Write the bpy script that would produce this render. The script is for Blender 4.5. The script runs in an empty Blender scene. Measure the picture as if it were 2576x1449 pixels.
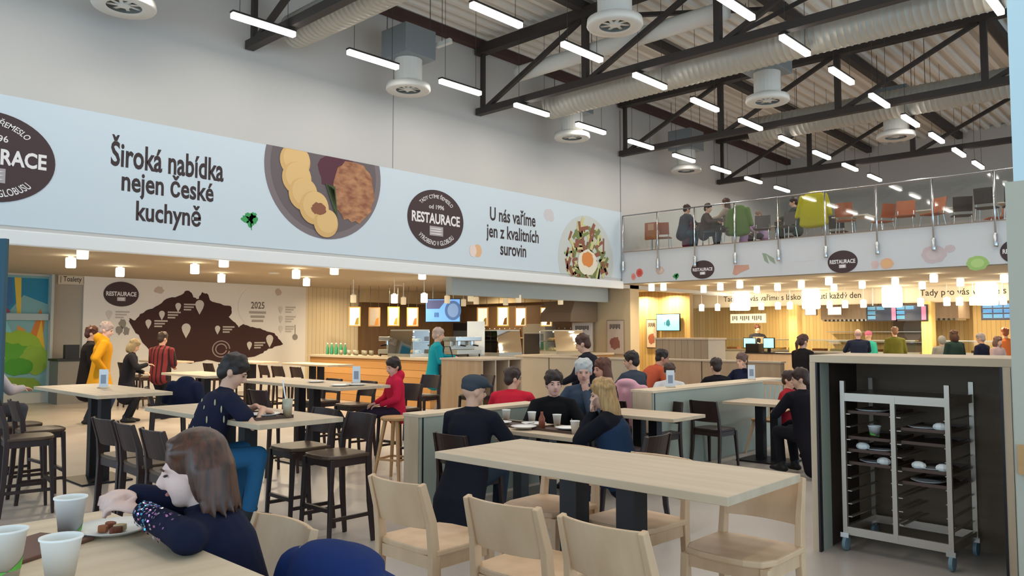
import bpy, bmesh, math, random
import numpy as np
from mathutils import Vector, Matrix, Euler
random.seed(7)
R_ = math.radians
SC = bpy.context.scene
COL = SC.collection
# ------------------------------------------------------------------ camera, world, exposure
FPX, CAMH, PITCH, YAW = 1950.0, 1.62, math.atan(113.5/1950.0), R_(43.0)
cam = bpy.data.cameras.new('camera'); cam.sensor_width = 36.0; cam.lens = 36.0*FPX/2576.0
cam.clip_start = 0.05; cam.clip_end = 300
camo = bpy.data.objects.new('camera', cam); COL.objects.link(camo)
camo.location = (0, 0, CAMH); camo.rotation_euler = (math.pi/2+PITCH, 0, YAW)
SC.camera = camo
SC.view_settings.view_transform = 'Standard'; SC.view_settings.look = 'None'
SC.view_settings.gamma = 1.0; SC.view_settings.use_curve_mapping = False
SC.view_settings.exposure = 0.1
WORLD_STRENGTH, LAMP_W, PEND_W = 2.5, 18.0, 8.5
wd = bpy.data.worlds.new('daylight'); SC.world = wd; wd.use_nodes = True
bg = wd.node_tree.nodes['Background']; bg.inputs[0].default_value = (0.60, 0.82, 1.0, 1); bg.inputs[1].default_value = WORLD_STRENGTH

# ------------------------------------------------------------------ camera geometry helpers (photo pixel -> point on a known plane)
_F = Vector((-math.sin(YAW)*math.cos(PITCH), math.cos(YAW)*math.cos(PITCH), math.sin(PITCH)))
_Rt = Vector((math.cos(YAW), math.sin(YAW), 0)); _U = _Rt.cross(_F); _C = Vector((0, 0, CAMH))
def ray(px, py): return _F+_Rt*((px-1288)/FPX)+_U*((724.5-py)/FPX)
def onz(px, py, z): d = ray(px, py); return _C+d*((z-CAMH)/d.z)
def onx(px, py, x): d = ray(px, py); return _C+d*(x/d.x)
def ony(px, py, y): d = ray(px, py); return _C+d*(y/d.y)
def ond(px, py, dep): return _C+ray(px, py)*dep
HR = Vector((math.cos(YAW), math.sin(YAW), 0)); HF = Vector((-math.sin(YAW), math.cos(YAW), 0))
def rz_view(a):
    """z rotation so that local +Y points a degrees clockwise from straight away from the camera (0 away, 90 image right, 180 to camera)"""
    v = HF*math.cos(R_(a))+HR*math.sin(R_(a)); return math.atan2(v.y, v.x)-math.pi/2

# ------------------------------------------------------------------ materials
def lin(c):
    if isinstance(c, str): c = tuple(int(c[i:i+2], 16)/255 for i in (0, 2, 4))
    return tuple((v/12.92 if v <= .04045 else ((v+.055)/1.055)**2.4) for v in c)+(1,)
MATS = {}
def mat(name, c, rough=.6, metal=0, emit=None, es=1.0, noise=None, nscale=(6, 6, 6), c2=None, spec=.4, trans=0, bump=0):
    if name in MATS: return MATS[name]
    m = bpy.data.materials.new(name); MATS[name] = m; m.use_nodes = True
    nt = m.node_tree; b = nt.nodes['Principled BSDF']
    b.inputs['Base Color'].default_value = lin(c); b.inputs['Roughness'].default_value = rough; b.inputs['Metallic'].default_value = metal
    b.inputs['Specular IOR Level'].default_value = spec
    if trans: b.inputs['Transmission Weight'].default_value = trans
    if emit: b.inputs['Emission Color'].default_value = lin(emit); b.inputs['Emission Strength'].default_value = es
    if c2 or bump:
        tc = nt.nodes.new('ShaderNodeTexCoord'); mp = nt.nodes.new('ShaderNodeMapping'); mp.inputs['Scale'].default_value = nscale
        nz = nt.nodes.new('ShaderNodeTexNoise'); nz.inputs['Scale'].default_value = 1; nz.inputs['Detail'].default_value = 4
        nt.links.new(tc.outputs['Object'], mp.inputs[0]); nt.links.new(mp.outputs[0], nz.inputs[0])
        if c2:
            rp = nt.nodes.new('ShaderNodeValToRGB'); rp.color_ramp.elements[0].position = .35; rp.color_ramp.elements[1].position = .65
            rp.color_ramp.elements[0].color = lin(c); rp.color_ramp.elements[1].color = lin(c2)
            nt.links.new(nz.outputs['Fac'], rp.inputs[0]); nt.links.new(rp.outputs[0], b.inputs['Base Color'])
        if bump:
            bp = nt.nodes.new('ShaderNodeBump'); bp.inputs['Strength'].default_value = bump
            nt.links.new(nz.outputs['Fac'], bp.inputs['Height']); nt.links.new(bp.outputs[0], b.inputs['Normal'])
    return m
def planks(name, c, line, pitch, axis, rough=.55, c2=None, gap=.06):
    """boards along Z: dark joint every pitch metres along object axis, tone changes from board to board"""
    if name in MATS: return MATS[name]
    m = mat(name, c, rough); nt = m.node_tree; b = nt.nodes['Principled BSDF']
    tc = nt.nodes.new('ShaderNodeTexCoord'); sp = nt.nodes.new('ShaderNodeSeparateXYZ'); nt.links.new(tc.outputs['Object'], sp.inputs[0])
    dv = nt.nodes.new('ShaderNodeMath'); dv.operation = 'DIVIDE'; dv.inputs[1].default_value = pitch; nt.links.new(sp.outputs[axis], dv.inputs[0])
    fr = nt.nodes.new('ShaderNodeMath'); fr.operation = 'FRACT'; nt.links.new(dv.outputs[0], fr.inputs[0])
    lt = nt.nodes.new('ShaderNodeMath'); lt.operation = 'LESS_THAN'; lt.inputs[1].default_value = gap; nt.links.new(fr.outputs[0], lt.inputs[0])
    fl = nt.nodes.new('ShaderNodeMath'); fl.operation = 'FLOOR'; nt.links.new(dv.outputs[0], fl.inputs[0])
    wn = nt.nodes.new('ShaderNodeTexWhiteNoise'); wn.noise_dimensions = '1D'; nt.links.new(fl.outputs[0], wn.inputs['W'])
    mx = nt.nodes.new('ShaderNodeMix'); mx.data_type = 'RGBA'; mx.inputs[6].default_value = lin(c); mx.inputs[7].default_value = lin(c2 or c)
    nt.links.new(wn.outputs['Value'], mx.inputs[0])
    m2 = nt.nodes.new('ShaderNodeMix'); m2.data_type = 'RGBA'; m2.inputs[7].default_value = lin(line)
    nt.links.new(lt.outputs[0], m2.inputs[0]); nt.links.new(mx.outputs[2], m2.inputs[6]); nt.links.new(m2.outputs[2], b.inputs['Base Color'])
    return m
M_wall = mat('white plaster', 'c6c4c0', .85, c2='c2c0bd', nscale=(.6, .6, .6))
M_floor = mat('grey vinyl floor', 'a89d94', .33, c2='b0a69d', nscale=(1.5, 1.5, 1.5), spec=.5)
M_ceil = mat('suspended ceiling paint', 'b3a68f', .85)
M_deck = mat('grey steel roof deck', 'e6e2da', .6)
M_steel = mat('dark painted steel', '3a3432', .6)
M_rust = mat('red oxide steel', '4a3431', .7)
M_duct = mat('galvanised duct', 'b9b7ae', .45, metal=.35)
M_white = mat('white sheet metal', 'd9d7d0', .5)
M_plenum = mat('grey plenum sheet', '8b9296', .5, metal=.3)
M_lamp = mat('glowing diffuser', 'ffffff', .4, emit='fff6ea', es=5.5)
M_lampbody = mat('lamp housing black', '2b2927', .5)
M_pend = mat('glowing pendant opal', 'fffaf0', .4, emit='fff3d8', es=9)
M_pendoff = mat('pale unlit pendant', 'd9c7a4', .5, emit='ffe7bd', es=.35)  # faint glow added to the shade though the pendant is unlit
M_wire = mat('steel wire', '45423f', .5)
M_oaktop = mat('light oak laminate', 'cab59b', .5, c2='bfa98e', nscale=(1.2, 14, 6))
M_oaktopY = mat('light oak laminate lengthwise', 'dcc7ab', .5, c2='cfb99c', nscale=(14, 1.2, 6))
M_beech = mat('pale beech chair wood', 'd8b692', .48, c2='cca884', nscale=(9, 9, 2))
M_beechdull = mat('honey beech wood', 'b98f5f', .5, c2='a87f52', nscale=(9, 9, 2))
M_wenge = mat('dark wenge wood', '2a1c1a', .42, c2='33211d', nscale=(9, 9, 2))
M_seatdk = mat('worn dark seat wood', '5b4634', .35, c2='4a382b', nscale=(9, 3, 3))
M_blk = mat('black powder coated steel', '17151a', .45)
M_cab = mat('pale oak cabinet board', 'c9b297', .5, c2='bda68b', nscale=(12, 12, 1.2))
M_cabgrey = mat('grey green laminate', '9ea497', .5)
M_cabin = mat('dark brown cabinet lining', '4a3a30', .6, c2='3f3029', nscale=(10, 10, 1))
M_wood2 = mat('warm oak board', 'c39a68', .5, c2='b48b5a', nscale=(1.2, 10, 12))
M_chrome = mat('chrome steel', 'c9ccce', .22, metal=1)
M_alu = mat('brushed aluminium', 'b4a99c', .35, metal=.8)
M_glass = None
def glass_mat():
    m = bpy.data.materials.new('clear glass'); m.use_nodes = True; nt = m.node_tree; nt.nodes.clear()
    o = nt.nodes.new('ShaderNodeOutputMaterial'); t = nt.nodes.new('ShaderNodeBsdfTransparent'); g = nt.nodes.new('ShaderNodeBsdfGlossy')
    t.inputs[0].default_value = (.93, .96, .95, 1); g.inputs['Roughness'].default_value = .03
    f = nt.nodes.new('ShaderNodeFresnel'); f.inputs[0].default_value = 1.5; x = nt.nodes.new('ShaderNodeMixShader')
    nt.links.new(f.outputs[0], x.inputs[0]); nt.links.new(t.outputs[0], x.inputs[1]); nt.links.new(g.outputs[0], x.inputs[2]); nt.links.new(x.outputs[0], o.inputs[0])
    return m
M_glass = glass_mat()
M_paper = mat('white paper', 'eeeeea', .7)
M_china = mat('white china', 'f0f0ee', .3)
M_tray = mat('brown serving tray', '4f3a30', .5)
M_cupgreen = mat('green cup print', '67b84a', .5)
M_skin = mat('skin', 'd9a98f', .55)
M_skinp = mat('pale skin', 'e0bdb0', .55)
M_dark = mat('brown black lettering', '3b2f31', .7)
M_emb = mat('dark brown print', '443436', .7)
M_lettw = mat('white print', 'e8e4e4', .7)
def plain(hexc, rough=.8): return mat('tone '+hexc, hexc, rough)
def cloth(hexc): return mat('cloth '+hexc, hexc, .9, bump=.25, nscale=(40, 40, 40), spec=.15)
def hairm(hexc, h2=None): return mat('hair '+hexc, hexc, .5, c2=h2 or hexc, nscale=(60, 60, 6), spec=.35)

# ------------------------------------------------------------------ mesh builder
class MB:
    def __init__(s): s.v = []; s.f = []
    def add(s, vs, fs):
        n = len(s.v); s.v += [tuple(v) for v in vs]; s.f += [tuple(i+n for i in f) for f in fs]; return s
    def box(s, x0, x1, y0, y1, z0, z1):
        return s.add([(x0, y0, z0), (x1, y0, z0), (x1, y1, z0), (x0, y1, z0), (x0, y0, z1), (x1, y0, z1), (x1, y1, z1), (x0, y1, z1)],
                     [(0, 3, 2, 1), (4, 5, 6, 7), (0, 1, 5, 4), (1, 2, 6, 5), (2, 3, 7, 6), (3, 0, 4, 7)])
    def cbox(s, c, d): return s.box(c[0]-d[0]/2, c[0]+d[0]/2, c[1]-d[1]/2, c[1]+d[1]/2, c[2]-d[2]/2, c[2]+d[2]/2)
    def bar(s, p, q, w, h=None, w2=None, h2=None, up=(0, 0, 1)):
        """rectangular bar from p to q (w across, h along up), tapering to w2,h2"""
        p, q = Vector(p), Vector(q); h = h or w; w2 = w2 or w; h2 = h2 or h
        d = (q-p).normalized(); u = Vector(up)
        if abs(d.dot(u)) > .95: u = Vector((0, 1, 0))
        a = d.cross(u).normalized(); b = a.cross(d).normalized()
        vs = []
        for c, ww, hh in ((p, w, h), (q, w2, h2)):
            for sx, sy in ((-1, -1), (1, -1), (1, 1), (-1, 1)): vs.append(c+a*(sx*ww/2)+b*(sy*hh/2))
        return s.add(vs, [(0, 3, 2, 1), (4, 5, 6, 7), (0, 1, 5, 4), (1, 2, 6, 5), (2, 3, 7, 6), (3, 0, 4, 7)])
    def poly_bar(s, pts, w, h, side=(1, 0, 0), taper=None):
        """one continuous bar through pts; w along side, h along the normal in the bending plane"""
        side = Vector(side).normalized(); P = [Vector(p) for p in pts]; vs = []; n = len(P)
        for i, p in enumerate(P):
            d = ((P[min(i+1, n-1)]-P[max(i-1, 0)])).normalized(); nn = side.cross(d).normalized(); k = taper[i] if taper else 1
            for sx, sy in ((-1, -1), (1, -1), (1, 1), (-1, 1)): vs.append(p+side*(sx*w*k/2)+nn*(sy*h*k/2))
        fs = [(0, 3, 2, 1), tuple(4*(n-1)+i for i in range(4))]
        for i in range(n-1):
            for j in range(4): fs.append((4*i+j, 4*i+(j+1) % 4, 4*i+4+(j+1) % 4, 4*i+4+j))
        return s.add(vs, fs)
    def tube(s, pts, rad, seg=10, caps='flat', side=None):
        """swept tube; rad: number, list, or list of (ra, rb) with ra along side; caps 'flat' or 'round'"""
        P = [Vector(p) for p in pts]; n = len(P)
        if not isinstance(rad, (list, tuple)): rad = [rad]*n
        rr = [(r, r) if not isinstance(r, (tuple, list)) else r for r in rad]
        if caps == 'round':
            d0 = (P[1]-P[0]).normalized(); d1 = (P[-1]-P[-2]).normalized(); a0 = min(rr[0]); a1 = min(rr[-1]); Q = []; q = []
            for t in (80, 50, 25): Q.append(P[0]-d0*(a0*math.sin(R_(t)))); q.append((rr[0][0]*math.cos(R_(t)), rr[0][1]*math.cos(R_(t))))
            Q += P; q += rr
            for t in (25, 50, 80): Q.append(P[-1]+d1*(a1*math.sin(R_(t)))); q.append((rr[-1][0]*math.cos(R_(t)), rr[-1][1]*math.cos(R_(t))))
            P, rr = Q, q; n = len(P)
        vs = []; prev = None
        for i in range(n):
            d = (P[min(i+1, n-1)]-P[max(i-1, 0)]).normalized()
            if side is not None: a = (Vector(side)-d*Vector(side).dot(d)).normalized()
            elif prev is None: a = d.orthogonal().normalized()
            else: a = (prev-d*prev.dot(d)).normalized()
            prev = a; b = d.cross(a)
            for k in range(seg):
                t = 2*math.pi*k/seg; vs.append(P[i]+a*(rr[i][0]*math.cos(t))+b*(rr[i][1]*math.sin(t)))
        fs = [tuple(range(seg-1, -1, -1)), tuple((n-1)*seg+k for k in range(seg))]
        for i in range(n-1):
            for k in range(seg): fs.append((i*seg+k, i*seg+(k+1) % seg, (i+1)*seg+(k+1) % seg, (i+1)*seg+k))
        return s.add(vs, fs)
    def lathe(s, prof, c=(0, 0, 0), seg=24, close=True):
        vs = []; n = len(prof)
        for r, z in prof:
            for k in range(seg): t = 2*math.pi*k/seg; vs.append((c[0]+r*math.cos(t), c[1]+r*math.sin(t), c[2]+z))
        fs = []
        for i in range(n-1):
            for k in range(seg): fs.append((i*seg+k, i*seg+(k+1) % seg, (i+1)*seg+(k+1) % seg, (i+1)*seg+k))
        if close: fs += [tuple(range(seg-1, -1, -1)), tuple((n-1)*seg+k for k in range(seg))]
        return s.add(vs, fs)
    def ell(s, c, r, rot=None, seg=14, rings=9):
        vs = []; c = Vector(c); m = rot or Matrix.Identity(3)
        for i in range(1, rings):
            p = math.pi*i/rings
            for k in range(seg):
                t = 2*math.pi*k/seg; vs.append(c+m @ Vector((r[0]*math.sin(p)*math.cos(t), r[1]*math.sin(p)*math.sin(t), r[2]*math.cos(p))))
        n = rings-1; vs += [c+m @ Vector((0, 0, r[2])), c+m @ Vector((0, 0, -r[2]))]; fs = []
        for i in range(n-1):
            for k in range(seg): fs.append((i*seg+k, (i+1)*seg+k, (i+1)*seg+(k+1) % seg, i*seg+(k+1) % seg))
        for k in range(seg): fs.append((n*seg, k, (k+1) % seg)); fs.append((n*seg+1, (n-1)*seg+(k+1) % seg, (n-1)*seg+k))
        return s.add(vs, fs)
    def slab(s, poly, t0, t1):
        """polygon in local xy extruded in z from t0 to t1"""
        n = len(poly); vs = [(x, y, t0) for x, y in poly]+[(x, y, t1) for x, y in poly]
        fs = [tuple(range(n-1, -1, -1)), tuple(range(n, 2*n))]+[(i, (i+1) % n, n+(i+1) % n, n+i) for i in range(n)]
        return s.add(vs, fs)
    def build(s, name, m, parent=None, smooth=False, bevel=0):
        me = bpy.data.meshes.new(name); me.from_pydata([tuple(v) for v in s.v], [], s.f); me.validate()
        bm = bmesh.new(); bm.from_mesh(me); bmesh.ops.recalc_face_normals(bm, faces=bm.faces)
        if bevel: bmesh.ops.bevel(bm, geom=[e for e in bm.edges if len(e.link_faces) == 2 and e.calc_face_angle(0) > .5], offset=bevel, segments=2, affect='EDGES', profile=.5)
        bm.to_mesh(me); bm.free()
        if smooth: me.polygons.foreach_set('use_smooth', [True]*len(me.polygons))
        me.materials.append(m); o = bpy.data.objects.new(name, me); COL.objects.link(o)
        if parent: o.parent = parent
        return o
def tag(o, label, cat, group=None, kind=None):
    if label: o['label'] = label
    if cat: o['category'] = cat
    if group: o['group'] = group
    if kind: o['kind'] = kind
    return o
def thing(name, label, cat, loc=(0, 0, 0), rz=0, group=None):
    o = bpy.data.objects.new(name, None); COL.objects.link(o); o.location = loc; o.rotation_euler = (0, 0, rz); o.empty_display_size = .1
    return tag(o, label, cat, group)
def struct(name, mb, m, **k): o = mb.build(name, m, **k); o['kind'] = 'structure'; return o
def kids(o): return [c for c in bpy.data.objects if c.parent == o]
CH = {}
def dup(root, loc, rz, label, group=None):
    def cp(o, par):
        c = o.copy(); COL.objects.link(c)
        if par: c.parent = par
        for ch in CH.get(o.name, None) or kids(o): cp(ch, c)
        return c
    r = cp(root, None); r.location = loc; r.rotation_euler = (0, 0, rz); r['label'] = label
    if group: r['group'] = group
    return r
class Stock:
    """first call hands out the prototype itself, later calls copies"""
    def __init__(s, fn): s.fn = fn; s.o = None; s.used = False
    def put(s, loc, rz, label, group=None):
        if s.o is None: s.o = s.fn()
        if not s.used:
            s.used = True; r = s.o; r.location = loc; r.rotation_euler = (0, 0, rz); r['label'] = label
            if group: r['group'] = group
            return r
        return dup(s.o, loc, rz, label, group)
REM = []   # objects waiting for their voxel surface to be baked
def skin(mb, name, m, parent, vox, smooth=4):
    o = mb.build(name, m, parent)
    r = o.modifiers.new('r', 'REMESH'); r.mode = 'VOXEL'; r.voxel_size = vox; r.use_smooth_shade = True
    q = o.modifiers.new('s', 'SMOOTH'); q.iterations = smooth; q.factor = .5
    REM.append(o); return o
def bake():
    dg = bpy.context.evaluated_depsgraph_get()
    new = [(o, bpy.data.meshes.new_from_object(o.evaluated_get(dg))) for o in REM]
    for o, me in new:
        nm = o.data.name; o.modifiers.clear(); old = o.data; o.data = me; bpy.data.meshes.remove(old); me.name = nm
        me.polygons.foreach_set('use_smooth', [True]*len(me.polygons))
    REM.clear()
# ------------------------------------------------------------------ lettering (built-in font turned into mesh)
def glyphs(s, size=1.0, bold=0.0, align='CENTER', shear=0, spacing=1.0):
    cu = bpy.data.curves.new('t', 'FONT'); cu.body = s; cu.size = size; cu.align_x = align; cu.offset = bold; cu.shear = shear; cu.space_character = spacing; cu.resolution_u = 3
    o = bpy.data.objects.new('t', cu); COL.objects.link(o); dg = bpy.context.evaluated_depsgraph_get()
    me = bpy.data.meshes.new_from_object(o.evaluated_get(dg)); bpy.data.objects.remove(o); bpy.data.curves.remove(cu)
    V = np.array([v.co[:] for v in me.vertices]).reshape(-1, 3); F = [tuple(p.vertices) for p in me.polygons]; bpy.data.meshes.remove(me)
    return V, F
def lettering(mb, s, cx, cy, width=None, height=None, z=0, bold=.0, arc=None, maxw=None, shear=0, spacing=1.0):
    """flat lettering in local xy at height z, width/height wanted; arc=(radius, +1 top / -1 bottom) bends it around (cx,cy)"""
    V, F = glyphs(s, 1.0, bold, shear=shear, spacing=spacing)
    if not len(V): return
    w = np.ptp(V[:, 0]); h = np.ptp(V[:, 1]); V[:, 0] -= (V[:, 0].min()+V[:, 0].max())/2; V[:, 1] -= (V[:, 1].min()+V[:, 1].max())/2
    sx = width/w if width else height/h; sy = height/h if height else sx
    V[:, 0] *= sx; V[:, 1] *= sy
    if arc:
        r, sg = arc; a = V[:, 0]/r
        V = np.stack([(r+sg*V[:, 1])*np.sin(a), sg*(r+sg*V[:, 1])*np.cos(a), V[:, 2]], 1)
    mb.add([(x+cx, y+cy, z) for x, y, _ in V], F)
ROTX = Euler((math.pi/2, 0, math.pi/2))      # local x -> +Y, local y -> up, normal -> +X
ROTY = Euler((math.pi/2, 0, 0))              # local x -> +X, local y -> up, normal -> -Y
def ngon(cx, cy, rx, ry, n=40, a0=0, a1=360): return [(cx+rx*math.cos(R_(a0+(a1-a0)*i/(n if a1-a0 == 360 else n-1))), cy+ry*math.sin(R_(a0+(a1-a0)*i/(n if a1-a0 == 360 else n-1)))) for i in range(n)]
def blob(cx, cy, rx, ry, n=26, j=.15, seed=0):
    rd = random.Random(seed); return [(cx+rx*(1+rd.uniform(-j, j))*math.cos(2*math.pi*i/n), cy+ry*(1+rd.uniform(-j, j))*math.sin(2*math.pi*i/n)) for i in range(n)]
# ================================================================== SETTING
ZC, ZF, XW, YM = 3.0, 3.9, -12.7, 18.2     # low ceiling, mezzanine floor, wall face, mezzanine face
struct('floor', MB().box(-24, 8, -6, 34, -.2, 0), M_floor)
struct('wall_left', MB().box(XW-.35, XW, -6, 30, 2.9, 8.3), M_wall)
struct('ceiling', MB().box(-20.6, XW-.35, -6, 18.5, ZC, ZC+.15), M_ceil)              # low ceiling beyond the left wall
mb = MB()                                                                            # curved lower lip of the left wall
mb.poly_bar([(XW+.03, -6, 2.98), (XW+.03, YM, 2.98)], .06, .22, side=(1, 0, 0))
struct('trim_1', mb, mat('white lip', 'e2e4e4', .5), bevel=.02)
struct('trim_2', MB().box(XW+.001, XW+.006, 9.97, 9.985, 5.05, 8), plain('8d8a86'))   # joint in the wall
struct('trim_3', MB().box(XW+.001, XW+.008, YM-.05, YM-.035, 2.95, 8), plain('5a5654'))
# unseen upper hall walls, added to keep daylight off the wall tops; open below
struct('wall_rear', MB().box(-13.2, 8.2, -6.2, -6, 4.6, 8.6), M_wall)
struct('wall_right', MB().box(8, 8.2, -6, 30, 4.6, 8.6), M_wall)
# roof deck, trapezoid ribs along the hall
mb = MB(); x = -12.9; pts = []
while x < 7.9: pts += [(x, 8.42), (x+.10, 8.42), (x+.15, 8.55), (x+.27, 8.55)]; x += .32
vs = [(a, -6, b) for a, b in pts]+[(a, 30.5, b) for a, b in pts]; n = len(pts)
mb.add(vs, [(i, i+1, n+i+1, n+i) for i in range(n-1)])
struct('ceiling_roof_deck', mb, M_deck)
struct('ceiling_roof_top', MB().box(-13.2, 8.2, -6, 30.6, 8.6, 8.7), M_deck)
# mezzanine
struct('floor_mezzanine', MB().box(XW, 4, YM, 30, 3.05, ZF), mat('mezzanine edge white', 'c9cacb', .75))
struct('ceiling_mezzanine', MB().box(-22, 4, YM+.1, 30, ZC, ZC+.045), M_ceil)
struct('floor_mezzanine_covering', MB().box(XW, 4, YM+.0, 30, ZF, ZF+.02), mat('beige floor covering', 'a08a75', .5))
struct('wall_back_upper', MB().box(XW, 4, 29.5, 29.8, ZF, 8.5), M_wall)
# rooms below: map wall, plank walls
struct('wall_map', MB().box(-20.7, -20.4, 6.65, 12.8, 0, ZC), mat('map wall print', 'e2ddd4', .85))
struct('wall_recess', MB().box(-20.75, -20.45, 5.98, 6.65, 0, ZC), mat('grey recess wall', 'a39b8e', .85))
struct('wall_mural_side', MB().box(-20.75, -20.5, -6, 5.98, 0, ZC), mat('pale wall', 'bdb9ae', .85))
M_plank = planks('cream plank wall', 'd9c8a4', '93805c', .14, 1, c2='cfbd97')
struct('wall_coffee', MB().box(-20.7, -20.4, 12.8, 23, 0, ZC), M_plank)
struct('wall_pier', MB().box(-14.2, XW, 18.6, 19.05, 0, ZC), mat('beige pier', 'c3b08f', .8))
struct('trim_4', MB().box(-13.6, -13.4, 12.3, 18.5, 2.52, ZC), mat('blue grey bulkhead', 'b3bcbc', .8))
M_plankx = planks('golden plank wall', 'd8b878', '8f6d3a', .13, 0, c2='cba867')
struct('wall_screen', MB().box(-20.4, -12.74, 22, 22.2, 0, ZC), M_plankx)
struct('wall_kitchen', MB().box(-22, 4, 28.6, 28.9, 0, ZC), M_plankx)
struct('trim_5', MB().box(-14.4, 2, 25.0, 25.12, 2.52, ZC), mat('sand coloured band', 'bfb29c', .8))
for i, x in enumerate((-10.62, -6.62, -2.4)):
    struct('pillar_%d' % (i+1), MB().box(x-.14, x+.14, 24.9, 25.3, 0, 2.55), planks('amber plank pillar', 'd9b56e', '9a7636', .11, 0))
# the white clad pillar by the tray cabinet
struct('pillar_4', MB().box(-.92, .2, 5.3, 6.4, 2.5, 8.4), mat('pale blue white pillar', 'c4dfe8', .6))
struct('pillar_5', MB().box(-.955, .25, 5.25, 6.45, 0, 2.5), mat('pillar cladding grey beige', 'b4b2a4', .6))
struct('trim_6', MB().box(-.935, .26, 5.215, 5.25, .82, .985), M_wood2)
# dark blue edge of a stand at the left border
t = thing('banner_stand', 'dark blue upright display panel cut off by the left border', 'display panel', (-9.5, 2.2, 0))
pL = ond(3, 800, 9.0); t.location = (pL.x, pL.y, 0)
t.rotation_euler = (0, 0, rz_view(0))
MB().box(-.6, .04, -.03, .03, .06, 2.72).build('panel', plain('1f4b5e', .5), t); MB().box(-.6, .04, -.2, .2, 0, .06).build('base', M_blk, t)

# ------------------------------------------------------------------ steel roof structure
for i, y in enumerate((1.0, 6.7, 12.4, 18.1, 23.8)):
    zb, zt = 6.72, 8.16
    t = thing('roof_truss', ['roof truss above the tables nearest the camera', 'dark roof truss that ends beside the first hanging lamps', 'dark roof truss crossing the hall in front of the mezzanine', 'dark roof truss right above the mezzanine edge', 'dark roof truss farthest back over the mezzanine'][i], 'roof truss', (XW, y, 0), 0, 'steel roof trusses')
    MB().bar((.06, 0, zb), (17, 0, zb), .16, .15).build('bottom_chord', M_steel, t)
    MB().bar((.06, 0, zt), (17, 0, zt), .22, .22).build('top_chord', M_steel, t)
    for k in range(6):
        x = .22+2.97*k
        MB().bar((x, 0, zb), (x, 0, zt), .12 if k else .09).build('post', M_steel, t)
        if k < 5: MB().bar((x+.1, 0, zb+.05), (x+2.97-.1, 0, zt-.1) if k % 2 == 0 else (x+2.97-.1, 0, zt-.1), .09).build('diagonal', M_steel, t)
for i, x in enumerate((XW+.12, -9.55, -6.6, -3.6)):
    t = MB().bar((x, -4, 8.3), (x, 29.4, 8.3), .18, .2).build('roof_purlin', M_rust if i == 0 else M_steel)
    tag(t, ['reddish edge beam under the roof along the left wall', 'first roof purlin in from the left wall', 'second roof purlin in from the left wall', 'third roof purlin in from the left wall'][i], 'roof beam', 'roof purlins')
# bracing struts between trusses
for i, (a, b) in enumerate((((-9.55, 12.4, 8.1), (-6.6, 15.2, 8.3)), ((-6.6, 12.4, 6.75), (-5.1, 14.6, 8.25)), ((-3.6, 12.4, 6.75), (-2.6, 15.0, 8.25)))):
    o = MB().bar(a, b, .08).build('bracing_strut', M_steel)
    tag(o, ['slanting strut high under the deck behind the second truss', 'slanting strut between the hall truss and the deck, mid hall', 'slanting strut near the pale pillar top'][i], 'strut', 'roof bracing struts')
# ducts
def duct(y, x0, x1, z, r, label, ribs=True):
    t = thing('ventilation_duct', label, 'duct', (0, y, z), 0, 'round ventilation ducts')
    prof = []; n = int((x1-x0)/.12)
    pts, rr = [], []
    for k in range(n+1):
        x = x0+(x1-x0)*k/n
        if ribs:
            pts += [(x, 0, 0), (x+.012, 0, 0), (x+.024, 0, 0)]; rr += [r, r+.012, r]
        else: pts.append((x, 0, 0)); rr.append(r)
    MB().tube(pts, rr, 20).build('shell', M_duct if ribs else M_white, t, smooth=True)
    for x in (x0+1.2, x0+4.2, x0+7.2):
        MB().tube([(x, 0, r), (x, 0, 8.4-z)], .008, 6).build('hanger', M_wire, t)
duct(7.35, -12.2, 0, 7.05, .30, 'round spiral duct behind the first hanging lamps')
duct(13.66, -11.5, 0, 6.95, .33, 'big round spiral duct over the middle of the hall')
duct(12.65, -11.6, -6.5, 7.45, .17, 'smooth white pipe beside the middle spiral duct', False)
duct(19.27, -9.2, 0, 7.0, .33, 'big round spiral duct above the mezzanine edge')
# swirl diffusers
def mk_diff():
    t = thing('swirl_diffuser', '', 'air diffuser')
    MB().box(-.38, .38, -.38, .38, .62, 1.2).build('plenum_box', M_plenum, t, bevel=.01)
    MB().lathe([(.27, .16), (.27, .62)], seg=24).build('neck', M_white, t, smooth=False)
    mb = MB().lathe([(.24, .02), (.42, 0), (.44, .03), (.43, .12), (.30, .17), (.24, .15)], seg=32, close=False)
    mb.build('rim', M_white, t, smooth=True)
    mb = MB().lathe([(.0, .14), (.245, .14)], seg=24, close=False)
    mb.build('back_plate', plain('4b463c'), t)
    mb = MB()
    for k in range(8):
        a = math.pi*2*k/8; mb.bar((.07*math.cos(a), .07*math.sin(a), .05), (.24*math.cos(a+.2), .24*math.sin(a+.2), .06), .05, .01)
    mb.lathe([(.0, .03), (.09, .03), (.09, .1)], seg=16); mb.build('swirl_vanes', M_white, t)
    for x, y in ((-.3, -.3), (.3, .3)): MB().tube([(x, y, 1.2), (x, y, 2.2)], .008, 6).build('hanger', M_wire, t)
    return t
S = Stock(mk_diff)
for x, y, lb in ((-11.75, 4.25, 'white swirl diffuser cut off by the top border over the left wall'), (-11.75, 9.6, 'white swirl diffuser with grey box by the left wall beside the second wall lamp'), (-6.9, 9.75, 'large white swirl diffuser at the top border over mid hall'),
              (-11.74, 14.75, 'white swirl diffuser with grey box by the left wall near the mezzanine corner'), (-6.9, 15.15, 'white swirl diffuser with grey box over mid hall before the mezzanine'), (-11.7, 20.1, 'swirl diffuser over the mezzanine by the left wall'), (-5.9, 20.1, 'swirl diffuser over the mezzanine in mid hall'), (-2.4, 20.1, 'swirl diffuser over the mezzanine next to the pale pillar')):
    S.put((x, y, 6.38), 0, lb, 'round swirl air diffusers')
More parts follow.
